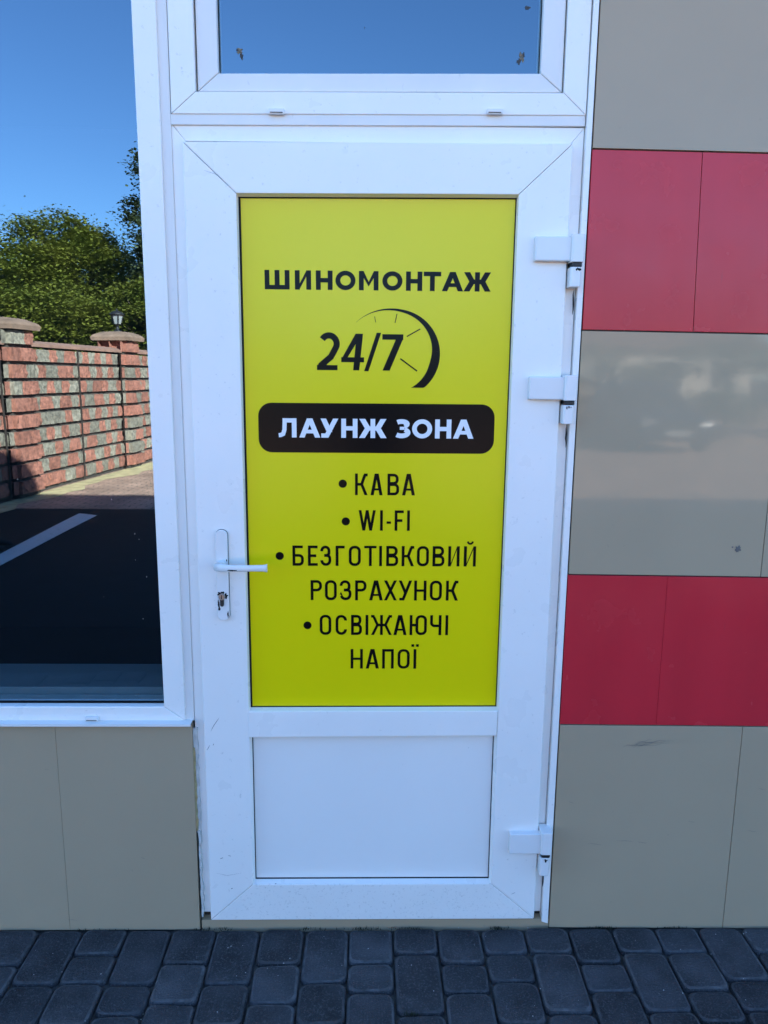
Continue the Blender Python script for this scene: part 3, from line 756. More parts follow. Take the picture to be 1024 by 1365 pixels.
# ---- handle ---------------------------------------------------------------
def lathe_y(name, cx, cz, prof, mt_, parent, n=24):
    v, f = [], []
    for r, y in prof:
        for i in range(n):
            a = 2*math.pi*i/n; v.append((cx+r*math.cos(a), y, cz+r*math.sin(a)))
    for k in range(len(prof)-1):
        for i in range(n):
            j = (i+1) % n; f.append((k*n+i, k*n+j, (k+1)*n+j, (k+1)*n+i))
    f.append(tuple(range(n))); f.append(tuple(range((len(prof)-1)*n, len(prof)*n))[::-1])
    o = pydata(name, v, f, mt_, parent, False)
    for p in o.data.polygons: p.use_smooth = len(p.vertices) == 4
    return o
HY = LY-.012
hx0, hz0 = at(-.4035, .926, HY); hx1, hz1 = at(-.3725, 1.170, HY)
prism('plate_shadow_rim', rrect(hx0-.0009, hz0-.0009, hx1+.0009, hz1+.0009, .0150), LY-.0010, LY+.001, GASKET, door, 0)  # black rim stands in for the contact shadow around the plate
handle = prism('handle_plate', rrect(hx0, hz0, hx1, hz1, .0142), HY, LY-.0009, HW, door, .0025, 2)
hcx = (hx0+hx1)/2; hcz = at(0, 1.0735, LY-.03)[1]
lathe_y('rosette', hcx-.001, hcz, [(.0125, HY+.001), (.0125, HY-.020), (.0115, HY-.023)], HW, handle)
# lever: swept rounded section, thicker at the neck, flared at its end
path = [(hcx-.010, HY-.021, .0085, .0105), (hcx+.006, HY-.034, .0080, .0105), (hcx+.020, HY-.042, .0065, .0095), (hcx+.045, HY-.045, .0058, .0085),
        (hcx+.085, HY-.045, .0056, .0080), (hcx+.112, HY-.046, .0058, .0085), (hcx+.1235, HY-.048, .0062, .0105)]
v, f = [], []; n = 14
for k, (x, y, ry, rz) in enumerate(path):
    for i in range(n):
        a = 2*math.pi*i/n
        ca, sa = math.cos(a), math.sin(a)
        sgn = lambda q: (abs(q)**.75)*(1 if q > 0 else -1)
        v.append((x+(.006*ca if k == 0 else 0), y+ry*sgn(ca), hcz+.004*(k/6)+rz*sgn(sa)))
for k in range(len(path)-1):
    for i in range(n):
        j = (i+1) % n; f.append((k*n+i, k*n+j, (k+1)*n+j, (k+1)*n+i))
f.append(tuple(range(n))[::-1]); f.append(tuple(range((len(path)-1)*n, len(path)*n)))
lev = pydata('lever', v, f, HW, handle)
for p in lev.data.polygons: p.use_smooth = len(p.vertices) == 4
lz = at(0, .992, HY)[1]
lathe_y('lock_cylinder', hcx-.002, lz, [(.0085, HY+.002), (.0085, HY-.005), (.0075, HY-.006)], STEEL, handle)
box('keyhole', (hcx-.0032, HY-.0064, lz-.0055), (hcx-.0012, HY-.0058, lz+.0055), GASKET, handle)
prism('cylinder_tail', rrect(hcx-.0068, lz-.026, hcx+.0028, lz-.002, .0046), HY-.0045, HY+.002, BLACKM, handle, .0008, 1)
for x, z, r, sd, sx, sz in ((hcx-.009, lz+.006, .0075, 1, .8, 1), (hcx+.008, lz+.002, .0070, 2, .8, 1.1), (hcx-.0005, lz+.0108, .0055, 3, 1.2, .7),
                            (hcx-.011, lz-.022, .0075, 4, .45, 1.9), (hcx+.012, lz-.050, .0095, 5, .22, 1.1), (hcx-.010, lz-.034, .005, 6, .7, 1), (hcx+.0125, hcz+.012, .0035, 7, .6, 1.2)):
    blotch('worn_patch', x, z, r, HY-.0004, GASKET, handle, sd, sx, sz, 20, .0002)
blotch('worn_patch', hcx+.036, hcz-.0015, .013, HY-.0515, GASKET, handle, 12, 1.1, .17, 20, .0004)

# ---- hinges ---------------------------------------------------------------
def hinge(zt_arm, zb_arm, zt_k, zb_low, top_view):
    KY = LY-.022
    ax0, _ = at(.3975, 0, LY-.014); ax1, _ = at(.4870, 0, LY-.014)
    za, zb = at(0, zb_arm, LY-.014)[1], at(0, zt_arm, LY-.014)[1]
    h = prism('hinge', rect(ax0, za, ax1, zb), LY-.019, LY+.002, HW, door, .0032, 3)
    kx0, kx1 = at(.4862, 0, KY)[0], at(.5180, 0, KY)[0]
    k0, k1 = at(0, zb_arm-.002, KY)[1], at(0, zt_k, KY)[1]
    def knuckle(nm, z0, z1, mt_, ins=0.0, x0=kx0, x1=kx1):
        poly = rrect(x0+ins, LY-.030+ins, x1-ins, LY+.018, .006)
        bm = bmesh.new()
        a = [bm.verts.new((x, y, z0)) for x, y in poly]; b = [bm.verts.new((x, y, z1)) for x, y in poly]
        bm.faces.new(a[::-1]); bm.faces.new(b)
        for i in range(len(poly)): bm.faces.new((a[i], a[(i+1) % len(poly)], b[(i+1) % len(poly)], b[i]))
        cap = [e for e in bm.edges if abs(e.verts[0].co.z-e.verts[1].co.z) < 1e-6]
        bmesh.ops.recalc_face_normals(bm, faces=bm.faces)
        bmesh.ops.bevel(bm, geom=cap, offset=.0018, segments=2, affect='EDGES', profile=.5)
        return from_bm(nm, bm, mt_, h)
    knuckle('knuckle', k0, k1, HW)
    zl = at(0, zb_low, KY)[1]
    knuckle('bushing', k0-.0105, k0-.0003, BLACKM, .003)
    knuckle('knuckle', zl, k0-.011, HW, .002, kx0-.002, kx1-.003)
    rr = random.Random(int(zt_k*100))
    for i in range(5):
        blotch('grease_mark', kx0+.006+rr.uniform(0, .02), k0-.015-rr.uniform(0, .004), rr.uniform(.002, .0045), LY-.0288, GASKET, h, i+int(zt_k*10), .5, 1.2, 12, .0001)
    sliver('grease_run', [(.4985+rr.uniform(-.001, .001), zl-.002-.012*i) for i in range(6)], .0022, GASKET, h, LY+.012)
    return h
hinge(1.905, 1.8475, 1.911, 1.787, False)
hinge(1.5690, 1.5120, 1.5735, 1.451, False)
hinge(.3020, .2400, .3060, .1710, True)

# scratches on the door
for pts, wd in (([(-.432, .610), (-.425, .625), (-.415, .640), (-.408, .650)], .0007), ([(-.445, .555), (-.440, .562), (-.436, .570)], .0006), ([(-.427, .570), (-.425, .574)], .0012),
                ([(-.418, .225), (-.410, .228)], .0012), ([(-.395, .235), (-.388, .233)], .001), ([(-.40, 2.045), (-.37, 2.036), (-.345, 2.012)], .0004), ([(-.265, .145), (-.262, .147)], .0015),
                ([(-.43, .18), (-.40, .172), (-.36, .18)], .0003), ([(-.39, .13), (-.386, .132)], .0014), ([(.41, .11), (.42, .115)], .0007)):
    pp = [at(x, z, LY) for x, z in pts]
    sliver('scratch', pp, wd, SCUFF, door, LY-.0004)

# ------------------------------------------------------------------ boundary wall across the yard (seen mirrored in the window)
P0 = Vector((-4.383, -7.848)); U = Vector((.11842, -.99296)); NN = Vector((.99296, .11842))
bw = thing('boundary_wall', 'sunlit wall of red and grey split stone blocks with pillars, mirrored in window', 'wall', (P0.x, P0.y, 0))
BRED = mat('red_split_block', (0.33, 0.13, 0.088), 0.9, var=0.5, scale=22, bump=1.0, bscale=45, objvar=0.18)
BGREY = mat('grey_split_block', (0.24, 0.21, 0.16), 0.9, var=0.6, scale=24, bump=1.0, bscale=45, objvar=0.2)
MORT = mat('dark_mortar', (0.07, 0.06, 0.05), 0.95, var=0.3, scale=20)
CAPM = mat('concrete_cap', (0.26, 0.165, 0.115), 0.85, var=0.3, scale=7, bump=0.3, bscale=60, dirt=(.08, .07, .05), dscale=6, dthr=.58, dmax=.6)
def block_mesh(wd, ht, dp, mt_, seed):
    rnd = random.Random(seed); nx, nz = 4, 3
    v, f = [], []
    for i in range(nz+1):
        for j in range(nx+1):
            edge = i in (0, nz) or j in (0, nx)
            v.append((wd*(j/nx-.5)+(0 if edge else rnd.uniform(-.01, .01)), 0 if edge and rnd.random() < .5 else -rnd.uniform(.004, .022), ht*(i/nz-.5)))
    for i in range(nz):
        for j in range(nx):
            a = i*(nx+1)+j; f.append((a, a+1, a+nx+2, a+nx+1))
    b = len(v)
    v += [(-wd/2, dp, -ht/2), (wd/2, dp, -ht/2), (wd/2, dp, ht/2), (-wd/2, dp, ht/2)]
    f.append(tuple([b, b+1]+[j for j in range(nx, -1, -1)]))
    top = [nz*(nx+1)+j for j in range(nx+1)]
    f.append(tuple([b+2, b+3]+top))
    f.append(tuple([b+3, b]+[i*(nx+1) for i in range(nz+1)]))
    f.append(tuple([b+1, b+2]+[i*(nx+1)+nx for i in range(nz, -1, -1)]))
    me = bpy.data.meshes.new('block'); me.from_pydata(v, [], f); me.materials.append(mt_); return me, v, f
CH = .205
BM = {}
for wd in (.19, .30, .40):
    for ci, mt_ in ((0, BRED), (1, BGREY)):
        BM[wd, ci] = [block_mesh(wd-.004,   .160, .10, mt_, int(wd*100)*7+s+ci*31) for s in range(3)]
yaw_w = math.atan2(U.y, U.x)   # local +x along the wall, local -y must face the yard (+NN)
def wpt(s, off, z): p = P0+U*s+NN*off; return (p.x, p.y, z)
# rotation so that local -Y -> NN, local X -> -U (keeps right-handed, Z up)
ang = math.atan2(-U.y, -U.x)
rb = random.Random(21)
stuff = {0: ([], []), 1: ([], [])}
cnt = 0
def place_block(s, off, z, wd, ci, parent, rot=0.0, near=True):
    global cnt
    me, v, f = rb.choice(BM[wd, ci])
    x, y, zz = wpt(s, off, z)
    if near and cnt < 295:
        o = bpy.data.objects.new('block', me); o.location = (x, y, zz); o.rotation_euler = (0, 0, ang+rot)
        link(o, parent); cnt += 1
        if parent is not bw: o.matrix_parent_inverse = Matrix.Identity(4)
    else:
        V, F = stuff[ci]; n0 = len(V); ca, sa = math.cos(ang+rot), math.sin(ang+rot)
        V += [(x+a*ca-b*sa, y+a*sa+b*ca, zz+c) for a, b, c in v]; F += [tuple(n0+q for q in t) for t in f]
PIL = [(-.52, .04), (2.64, 3.20), (5.82, 6.38), (-3.7, -3.14)]
segs = [(-3.14, -.52), (.04, 2.64), (3.20, 5.82)]
for a, b in segs:
    core = pydata('mortar_core', [wpt(s, o_, z) for z in (0, 1.86) for s, o_ in ((a-.02, -.04), (b+.02, -.04), (b+.02, -.22), (a-.02, -.22))],
                  [(0, 1, 5, 4), (1, 2, 6, 5), (2, 3, 7, 6), (3, 0, 4, 7), (4, 5, 6, 7)], MORT, bw)
    for k in range(9):
        z = .035+CH*(k+.5); s = a; ci = (k+int(a)) % 2
        while s < b-.05:
            wd = rb.choice((.19, .19, .30)) if s+.30 < b else .19
            if ci == 0 and rb.random() < .08 and s+.4 < b: wd = .40
            if s+wd > b+.06: break
            place_block(s+wd/2, 0, z, wd, ci, bw, 0, -.7 < s < 5.0)
            s += wd
            ci = 1-ci if rb.random() < .95 else ci
    # coping
    cv = [wpt(s, o_, z) for s in (a, b) for o_, z in ((.045, 1.885), (.05, 1.925), (-.09, 1.965), (-.24, 1.925), (-.235, 1.885))]
    pydata('coping', cv, [(0, 1, 6, 5), (1, 2, 7, 6), (2, 3, 8, 7), (3, 4, 9, 8), (4, 0, 5, 9), (0, 4, 3, 2, 1), (5, 6, 7, 8, 9)], mat('red_coping', (0.33, 0.185, 0.135), .85, var=.25, scale=9), bw)
    # thin downlead on the joint half way
for s in (1.24, 2.60, -.62):
    pydata('downlead', [wpt(s+dx, .03+dy, z) for z in (.02, 1.88) for dx, dy in ((-.007, -.01), (.007, -.01), (.007, .008), (-.007, .008))],
           [(0, 1, 5, 4), (1, 2, 6, 5), (2, 3, 7, 6), (3, 0, 4, 7), (4, 5, 6, 7)], mat('rusty_strip', (.035, .025, .02), .8), bw)
for a, b in PIL:
    near = -.6 < a < 4
    core = pydata('pillar', [wpt(s, o_, z) for z in (0, 2.06) for s, o_ in ((a+.06, .05), (b-.06, .05), (b-.06, -.33), (a+.06, -.33))],
                  [(0, 1, 5, 4), (1, 2, 6, 5), (2, 3, 7, 6), (3, 0, 4, 7), (4, 5, 6, 7)], MORT, bw)
    for k in range(10):
        z = .035+CH*(k+.5)
        alt = k % 2
        # face towards the yard: two blocks
        w1, w2 = ((.30, .19) if alt else (.19, .30))
        tot = w1+w2; s0 = (a+b)/2-tot/2
        place_block(s0+w1/2, .10, z, w1, 0 if rb.random() < .75 else 1, core, 0, near)
        place_block(s0+w1+w2/2, .10, z, w2, 1 if (alt and rb.random() < .6) else 0, core, 0, near)
        # face towards the building (local -y must point along -U)
        for q, wd in ((-.01, .19), (-.20, .19)):
            place_block(a+.03, q-.03, z, wd, 0 if rb.random() < .7 else 1, core, -math.pi/2, near)
    # domed cap
    v = []
    for hw, z in ((.31, 2.075), (.32, 2.13), (.29, 2.165), (.19, 2.212), (.09, 2.225)):
        for sx, sy in ((-1, -1), (1, -1), (1, 1), (-1, 1)): v.append(wpt((a+b)/2+sx*hw, -.14+sy*hw, z))
    f = [(4*k+i, 4*k+(i+1) % 4, 4*k+4+(i+1) % 4, 4*k+4+i) for k in range(4) for i in range(4)]+[(0, 3, 2, 1), (16, 17, 18, 19)]
    pydata('pillar_cap', v, f, CAPM, core)
for ci, nm in ((0, BRED), (1, BGREY)):
    V, F = stuff[ci]
    if V:
        o = pydata('block_courses', V, F, nm, bw); o['kind'] = 'stuff'
# pale verge at the wall foot
def verge():
    v, f = [], []
    rnd = random.Random(9); n = 44
    for i in range(n+1):
        s = -4+14*i/n
        v += [wpt(s, .015, -.003), wpt(s, .34+rnd.uniform(-.12, .16), -.003)]
    for i in range(n): f.append((2*i, 2*i+1, 2*i+3, 2*i+2))
    return pydata('verge', v, f, mat('dry_moss_sand', (.58, .48, .25), .95, var=.35, scale=6, bump=.4, bscale=60))
structure(verge())

# lantern on the far pillar
lx, ly_, _ = wpt(2.92, -.14, 0)
lan = thing('garden_lantern', 'small black lantern with glass sides on the far pillar, mirrored in window', 'lantern', (lx, ly_, 2.225))
IRON = mat('cast_iron', (.03, .03, .032), .5, metal=.4)
FROST = mat('frosted_glass', (.30, .31, .31), .25)
def lathe_z(name, prof, mt_, parent, cx, cy, n=12, smooth=True):
    v, f = [], []
    for r, z in prof:
        for i in range(n):
            a = 2*math.pi*i/n; v.append((cx+r*math.cos(a), cy+r*math.sin(a), z))
    for k in range(len(prof)-1):
        for i in range(n):
            j = (i+1) % n; f.append((k*n+i, k*n+j, (k+1)*n+j, (k+1)*n+i))
    f.append(tuple(range(n))[::-1]); f.append(tuple(range((len(prof)-1)*n, len(prof)*n)))
    return pydata(name, v, f, mt_, parent, smooth)
def lz_(z): return 2.225+(z-2.225)*1.15
lathe_z('post', [(.07, lz_(2.22)), (.06, lz_(2.235)), (.028, lz_(2.25)), (.026, lz_(2.31)), (.055, lz_(2.325))], IRON, lan, lx, ly_)
lathe_z('glass_body', [(.058, lz_(2.33)), (.098, lz_(2.45))], FROST, lan, lx, ly_, 6, False)
for i in range(6):
    a = 2*math.pi*i/6
    c, s_ = math.cos(a), math.sin(a)
    ends = ((.061, lz_(2.327)), (.102, lz_(2.452)))
    v = [(lx+c*r-s_*d, ly_+s_*r+c*d, z) for r, z in ends for d in (-.010, .010)]+[(lx+c*(r+.008)-s_*d, ly_+s_*(r+.008)+c*d, z) for r, z in ends for d in (-.010, .010)]
    pydata('glazing_bar', v, [(0, 1, 3, 2), (4, 6, 7, 5), (0, 4, 5, 1), (2, 3, 7, 6), (0, 2, 6, 4), (1, 5, 7, 3)], IRON, lan)
lathe_z('lid', [(.122, lz_(2.45)), (.122, lz_(2.462)), (.08, lz_(2.492)), (.04, lz_(2.505)), (.014, lz_(2.508)), (.014, lz_(2.53)), (.002, lz_(2.535))], IRON, lan, lx, ly_)

# ------------------------------------------------------------------ trees and shrubs
def leaf_mat(name, c, c2):
    mt, t, p = new_mat(name); N, L = t.nodes.new, t.links.new
    tc = N('ShaderNodeTexCoord'); n = N('ShaderNodeTexNoise'); n.inputs['Scale'].default_value = 1.1; n.inputs['Detail'].default_value = 4
    L(tc.outputs['Object'], n.inputs['Vector'])
    r = N('ShaderNodeValToRGB'); r.color_ramp.elements[0].position = .35; r.color_ramp.elements[1].position = .65
    r.color_ramp.elements[0].color = (*c, 1); r.color_ramp.elements[1].color = (*c2, 1)
    L(n.outputs[0], r.inputs[0]); L(r.outputs[0], p.inputs['Base Color'])
    p.inputs['Roughness'].default_value = .55
    tr = N('ShaderNodeBsdfTranslucent'); L(r.outputs[0], tr.inputs[0])
    mx = N('ShaderNodeMixShader'); mx.inputs[0].default_value = .3
    L(p.outputs[0], mx.inputs[1]); L(tr.outputs[0], mx.inputs[2]); L(mx.outputs[0], t.nodes['Material Output'].inputs[0])
    return mt
BARK = mat('bark', (.09, .07, .05), .95, var=.4, scale=8, bump=.6, bscale=30)
L1 = leaf_mat('olive_leaves', (.115, .145, .018), (.21, .22, .03))
L2 = leaf_mat('dark_leaves', (.055, .08, .018), (.10, .125, .024))
L3 = leaf_mat('bluish_leaves', (.07, .10, .045), (.12, .15, .06))
def tube(pts, n=8):
    v, f = [], []
    for k, (p, r) in enumerate(pts):
        a = pts[max(0, k-1)][0]; b = pts[min(len(pts)-1, k+1)][0]
        d = (Vector(b)-Vector(a)).normalized(); u = d.orthogonal().normalized(); w_ = d.cross(u)
        for i in range(n):
            t = 2*math.pi*i/n; q = Vector(p)+(u*math.cos(t)+w_*math.sin(t))*r; v.append(tuple(q))
    for k in range(len(pts)-1):
        for i in range(n):
            j = (i+1) % n; f.append((k*n+i, k*n+j, (k+1)*n+j, (k+1)*n+i))
    return v, f
def tree(name, label, loc, hgt, rx, rz, leaf, seed, n_cl=85, per=130, ls=.13, base=None, group=None, cat='tree', cone=False, droop=.3):
    rnd = random.Random(seed); x, y = loc
    t = thing(name, label, cat, (x, y, 0), group)
    cz = hgt-rz if base is None else (hgt+base)/2
    rz_ = rz if base is None else (hgt-base)/2
    tv, tf = tube([((x, y, -.06), hgt*.032+.02), ((x+.05, y, hgt*.25), hgt*.024+.015), ((x-.03, y+.04, hgt*.55), hgt*.014+.01), ((x, y, hgt*.88), .01)])
    cents = []
    for _ in range(n_cl):
        while True:
            p = Vector((rnd.uniform(-1, 1), rnd.uniform(-1, 1), rnd.uniform(-1, 1)))
            if .25 < p.length < 1: break
        p = p*(p.length**-.35)
        if cone:
            k = (1-p.z)/2*.95+.08; p.x *= k; p.y *= k
        lump = 1+.22*math.sin(3*p.x+seed)*math.cos(2.7*p.y+seed*2)+.12*math.sin(5*p.z+seed)
        cents.append(Vector((x+p.x*rx*lump, y+p.y*rx*lump, cz+p.z*rz_*lump)))
    for c in cents[::4]:
        s0 = Vector((x, y, min(c.z*.55+.2*hgt, hgt*.7)))
        a, b = tube([(tuple(s0), .03+.006*hgt), (tuple((s0+c)/2+Vector((0, 0, -.08))), .02), (tuple(c), .006)], 5)
        i = len(tv); tv += a; tf += [tuple(i+q for q in g_) for g_ in b]
    pydata('trunk', tv, tf, BARK, t, True)
    v, f = [], []
    for c in cents:
        cr = rnd.uniform(.55, 1.1)*rx*.26
        for _ in range(per):
            o = Vector((rnd.gauss(0, 1), rnd.gauss(0, 1), rnd.gauss(0, .55)))*cr*.62
            p = c+o-Vector((0, 0, droop*o.length*.35))
            a = rnd.uniform(0, 6.28); tl = rnd.uniform(-.7, .35)
            d = Vector((math.cos(a)*math.cos(tl), math.sin(a)*math.cos(tl), math.sin(tl)))
            s_ = d.cross(Vector((rnd.uniform(-.5, .5), rnd.uniform(-.5, .5), 1))).normalized()
            L_ = ls*rnd.uniform(.6, 1.25); W = L_*.30
            i = len(v)
            v += [tuple(p), tuple(p+d*L_*.5+s_*W), tuple(p+d*L_), tuple(p+d*L_*.5-s_*W)]
            f.append((i, i+1, i+2, i+3))
    pydata('crown', v, f, leaf, t)
    return t
G1 = 'trees behind the boundary wall'
tree('deciduous_tree', 'tall round olive green tree behind wall, mirrored in window', (-7.75, -18.5), 5.8, 1.8, 1.9, L1, 1, 230, 260, .11, 1.2, G1)
tree('deciduous_tree', 'broad yellowish tree at left edge of window reflection', (-9.4, -16.2), 4.25, 2.0, 1.7, L1, 2, 200, 260, .11, 1.0, G1)
tree('deciduous_tree', 'darker dense tree behind the far lantern pillar', (-6.3, -19.6), 4.05, 1.7, 1.7, L2, 3, 180, 240, .11, 1.0, G1)
tree('slender_tree', 'tall bluish feathery tree at right edge of window reflection', (-4.75, -17.0), 6.9, 1.2, 3.0, L3, 4, 190, 190, .11, 1.0, G1, droop=.8)
tree('deciduous_tree', 'low olive bush crown just above the wall coping', (-6.9, -15.2), 3.35, 1.5, 1.2, L1, 5, 150, 230, .10, .8, G1)
tree('deciduous_tree', 'far dark tree filling the gap between mirrored trees', (-11.0, -24.0), 5.6, 2.6, 2.2, L2, 6, 140, 170, .20, 1.0, G1)
tree('deciduous_tree', 'small olive tree right behind the lantern', (-5.2, -16.0), 3.9, 1.2, 1.2, L1, 8, 120, 210, .10, 1.0, G1)
for i, (x, y, hh, rx, sd, lb) in enumerate(((3.2, -17.5, 2.7, 1.6, 31, 'dark shrub at the far left of the yard hedge'), (6.0, -18.2, 2.5, 1.7, 32, 'dark shrub behind the parked car'),
                                   (9.2, -17.6, 2.8, 1.8, 33, 'dark shrub right of the parked car'), (12.6, -18.0, 2.6, 1.9, 34, 'dark shrub at the far right of the yard hedge'), (.2, -18.4, 2.6, 1.7, 35, 'dark shrub opposite the door'), (-2.4, -19, 2.9, 1.4, 36, 'dark shrub beside the end of the boundary wall'))):
    tree('shrub', lb, (x, y), hh, rx, 1.2, L2, sd, 60, 110, .15, .15, 'shrubs along the far side of the yard', 'shrub')

# ------------------------------------------------------------------ far house, car and passer-by, all seen only as reflections
hs = thing('neighbour_house', 'pale rendered house with brown gable roof beyond the shrubs, faintly mirrored in tiles', 'house', (10, -31, 0))
RENDER = mat('pale_render', (.55, .50, .42), .9, var=.08, scale=2)
ROOF = mat('brown_roof', (.16, .08, .06), .8, var=.2, scale=5)
WGL = mat('house_glass', (.03, .035, .04), .1)
v = [(5, -30, -.06), (16, -30, -.06), (16, -37, -.06), (5, -37, -.06), (5, -30, 3.0), (16, -30, 3.0), (16, -37, 3.0), (5, -37, 3.0), (5, -33.5, 4.9), (16, -33.5, 4.9)]
pydata('wall', v, [(0, 1, 5, 4), (1, 2, 6, 9, 5), (2, 3, 7, 6), (3, 0, 4, 8, 7)], RENDER, hs)
v = [(4.6, -29.5, 2.85), (16.4, -29.5, 2.85), (16.4, -33.5, 5.02), (4.6, -33.5, 5.02), (16.4, -37.5, 2.85), (4.6, -37.5, 2.85),
     (4.6, -29.5, 2.73), (16.4, -29.5, 2.73), (16.4, -33.5, 4.90), (4.6, -33.5, 4.90), (16.4, -37.5, 2.73), (4.6, -37.5, 2.73)]
pydata('roof', v, [(0, 1, 2, 3), (3, 2, 4, 5), (6, 9, 8, 7), (9, 11, 10, 8), (0, 6, 7, 1), (5, 4, 10, 11), (1, 7, 8, 2), (2, 8, 10, 4), (0, 3, 9, 6), (3, 5, 11, 9)], ROOF, hs)
for x in (6.5, 9.2, 12.0, 14.2):
    fr_ = box('window', (x, -29.97, 1.0), (x+1.2, -30.03, 2.3), PVC, hs)
    for k in (0, 1): box('pane', (x+.08+k*.55, -29.96, 1.08), (x+.57+k*.55, -29.965, 2.22), WGL, fr_)

car = thing('parked_car', 'dark saloon car facing the building by the shrubs, faintly mirrored in tiles', 'car', (6.3, -15.6, 0))
PAINT = mat('dark_car_paint', (.02, .022, .028), .2, coat=.6)
CGL = mat('car_glass', (.012, .014, .016), .05)
TYRE = mat('tyre_rubber', (.02, .02, .02), .8)
RIM = mat('alloy', (.5, .5, .5), .3, metal=1)
LAMP = mat('lamp_glass', (.35, .36, .37), .1)
PLATE = mat('blank_plate', (.30, .30, .29), .5)
def car_loft(secs, name, mt_, smooth=True):
    v, f = [], []; n = len(secs[0][1])
    for y, ring_ in secs: v += [(6.3+x, -15.6+y, z) for x, z in ring_]
    for k in range(len(secs)-1):
        for i in range(n):
            j = (i+1) % n; f.append((k*n+i, k*n+j, (k+1)*n+j, (k+1)*n+i))
    f.append(tuple(range(n))[::-1]); f.append(tuple(range((len(secs)-1)*n, len(secs)*n)))
    return pydata(name, v, f, mt_, car, smooth)
def crr(hw, z0, z1, r): return [(x, z) for x, z in rrect(-hw, z0, hw, z1, r)]
car_loft([(2.22, crr(.70, .32, .62, .10)), (2.15, crr(.82, .26, .70, .12)), (1.6, crr(.87, .22, .82, .14)), (.95, crr(.89, .20, .93, .16)), (0, crr(.90, .20, .95, .16)), (-1.4, crr(.89, .20, .97, .16)), (-2.1, crr(.84, .24, .96, .16)), (-2.3, crr(.74, .34, .86, .12))], 'body', PAINT)
car_loft([(1.0, crr(.74, .86, .93, .03)), (.35, crr(.68, .86, 1.36, .12)), (.1, crr(.66, .86, 1.44, .14)), (-.9, crr(.66, .86, 1.45, .14)), (-1.25, crr(.68, .86, 1.36, .12)), (-1.8, crr(.72, .86, .97, .03))], 'cabin', PAINT)
pydata('windscreen', [(6.3-.66, -15.6+.965, .955), (6.3+.66, -15.6+.965, .955), (6.3+.55, -15.6+.39, 1.335), (6.3-.55, -15.6+.39, 1.335)], [(0, 1, 2, 3)], CGL, car)
for sx in (-1, 1):
    lathe = []
    pydata('side_window', [(6.3+sx*.735, -15.6+.62, .98), (6.3+sx*.672, -15.6+.12, 1.36), (6.3+sx*.672, -15.6-1.0, 1.36), (6.3+sx*.735, -15.6-1.45, .98)], [(0, 1, 2, 3)], CGL, car)
    o = box('headlight', (6.3+sx*.62-.15, -15.6+2.16, .58), (6.3+sx*.62+.15, -15.6+2.21, .69), LAMP, car, .02)
    box('wing_mirror', (6.3+sx*.98-.09, -15.6+.72, .95), (6.3+sx*.98+.09, -15.6+.80, 1.07), PAINT, car, .02)
    for wy in (1.38, -1.36):
        for nm, r0, r1, mt_ in (('wheel', .31, .20, TYRE), ):
            v, f = [], []; n = 24; prof = [(.20, -.10), (.30, -.10), (.315, -.07), (.315, .07), (.30, .10), (.20, .10)]
            for r, dx in prof:
                for i in range(n):
                    a = 2*math.pi*i/n; v.append((6.3+sx*.80+dx, -15.6+wy+r*math.cos(a), .308+r*math.sin(a)))
            for k in range(5):
                for i in range(n):
                    j = (i+1) % n; f.append((k*n+i, k*n+j, (k+1)*n+j, (k+1)*n+i))
            wl = pydata('wheel', v, f, TYRE, car, True)
            v = [(6.3+sx*.80+dx, -15.6+wy+.205*math.cos(2*math.pi*i/n), .308+.205*math.sin(2*math.pi*i/n)) for dx in (-.085, .085) for i in range(n)]
            pydata('rim', v, [tuple(range(n)), tuple(range(n, 2*n))]+[(i, (i+1) % n, n+(i+1) % n, n+i) for i in range(n)], RIM, wl)
box('grille', (6.3-.42, -15.6+2.2, .52), (6.3+.42, -15.6+2.235, .64), GASKET, car, .01)
box('number_plate', (6.3-.26, -15.6+2.225, .38), (6.3+.26, -15.6+2.245, .49), PLATE, car)

# passer-by in dark clothes at the edge of the window reflection
def skin_body(name, joints, edges, mt_, parent, root=0, sub=2):
    me = bpy.data.meshes.new(name); me.from_pydata([j[0] for j in joints], edges, [])
    o = bpy.data.objects.new(name, me); link(o, parent)
    sk = o.modifiers.new('skin', 'SKIN'); sk.use_smooth_shade = True
    for i, j in enumerate(joints):
        r = j[1]; me.skin_vertices[0].data[i].radius = r if isinstance(r, tuple) else (r, r)
        me.skin_vertices[0].data[i].use_root = (i == root)
    s_ = o.modifiers.new('sub', 'SUBSURF'); s_.levels = sub; s_.render_levels = sub
    me.materials.append(mt_)
    return o
pp = thing('person', 'person in dark clothes standing on the white line, cut by window edge in reflection', 'person', (-3.44, -4.66, 0))
CLOTH = mat('dark_cloth', (.012, .012, .014), .9)
SKINM = mat('skin', (.45, .28, .21), .6)
HAIR = mat('dark_hair', (.02, .015, .012), .7)
bx_, by_ = -3.44, -4.66
def J(x, y, z, r): return ((bx_+x, by_+y, z), r)
# the person faces +X; left/right along Y
joints = [J(0, 0, .98, (.155, .115)), J(0, 0, 1.15, (.14, .105)), J(.01, 0, 1.36, (.165, .12)), J(0, 0, 1.47, (.09, .08)), J(.01, 0, 1.53, .055),
          J(0, .10, .90, .092), J(.03, .11, .50, .064), J(.01, .11, .12, .045),
          J(0, -.10, .90, .092), J(.02, -.11, .50, .064), J(-.03, -.11, .12, .045),
          J(0, .19, 1.43, .062), J(-.05, .25, 1.17, .050), J(.06, .20, .98, .042),
          J(0, -.19, 1.43, .062), J(-.05, -.25, 1.17, .050), J(.06, -.20, .98, .042)]
edges = [(0, 1), (1, 2), (2, 3), (3, 4), (0, 5), (5, 6), (6, 7), (0, 8), (8, 9), (9, 10), (2, 11), (11, 12), (12, 13), (2, 14), (14, 15), (15, 16)]
skin_body('body', joints, edges, CLOTH, pp)
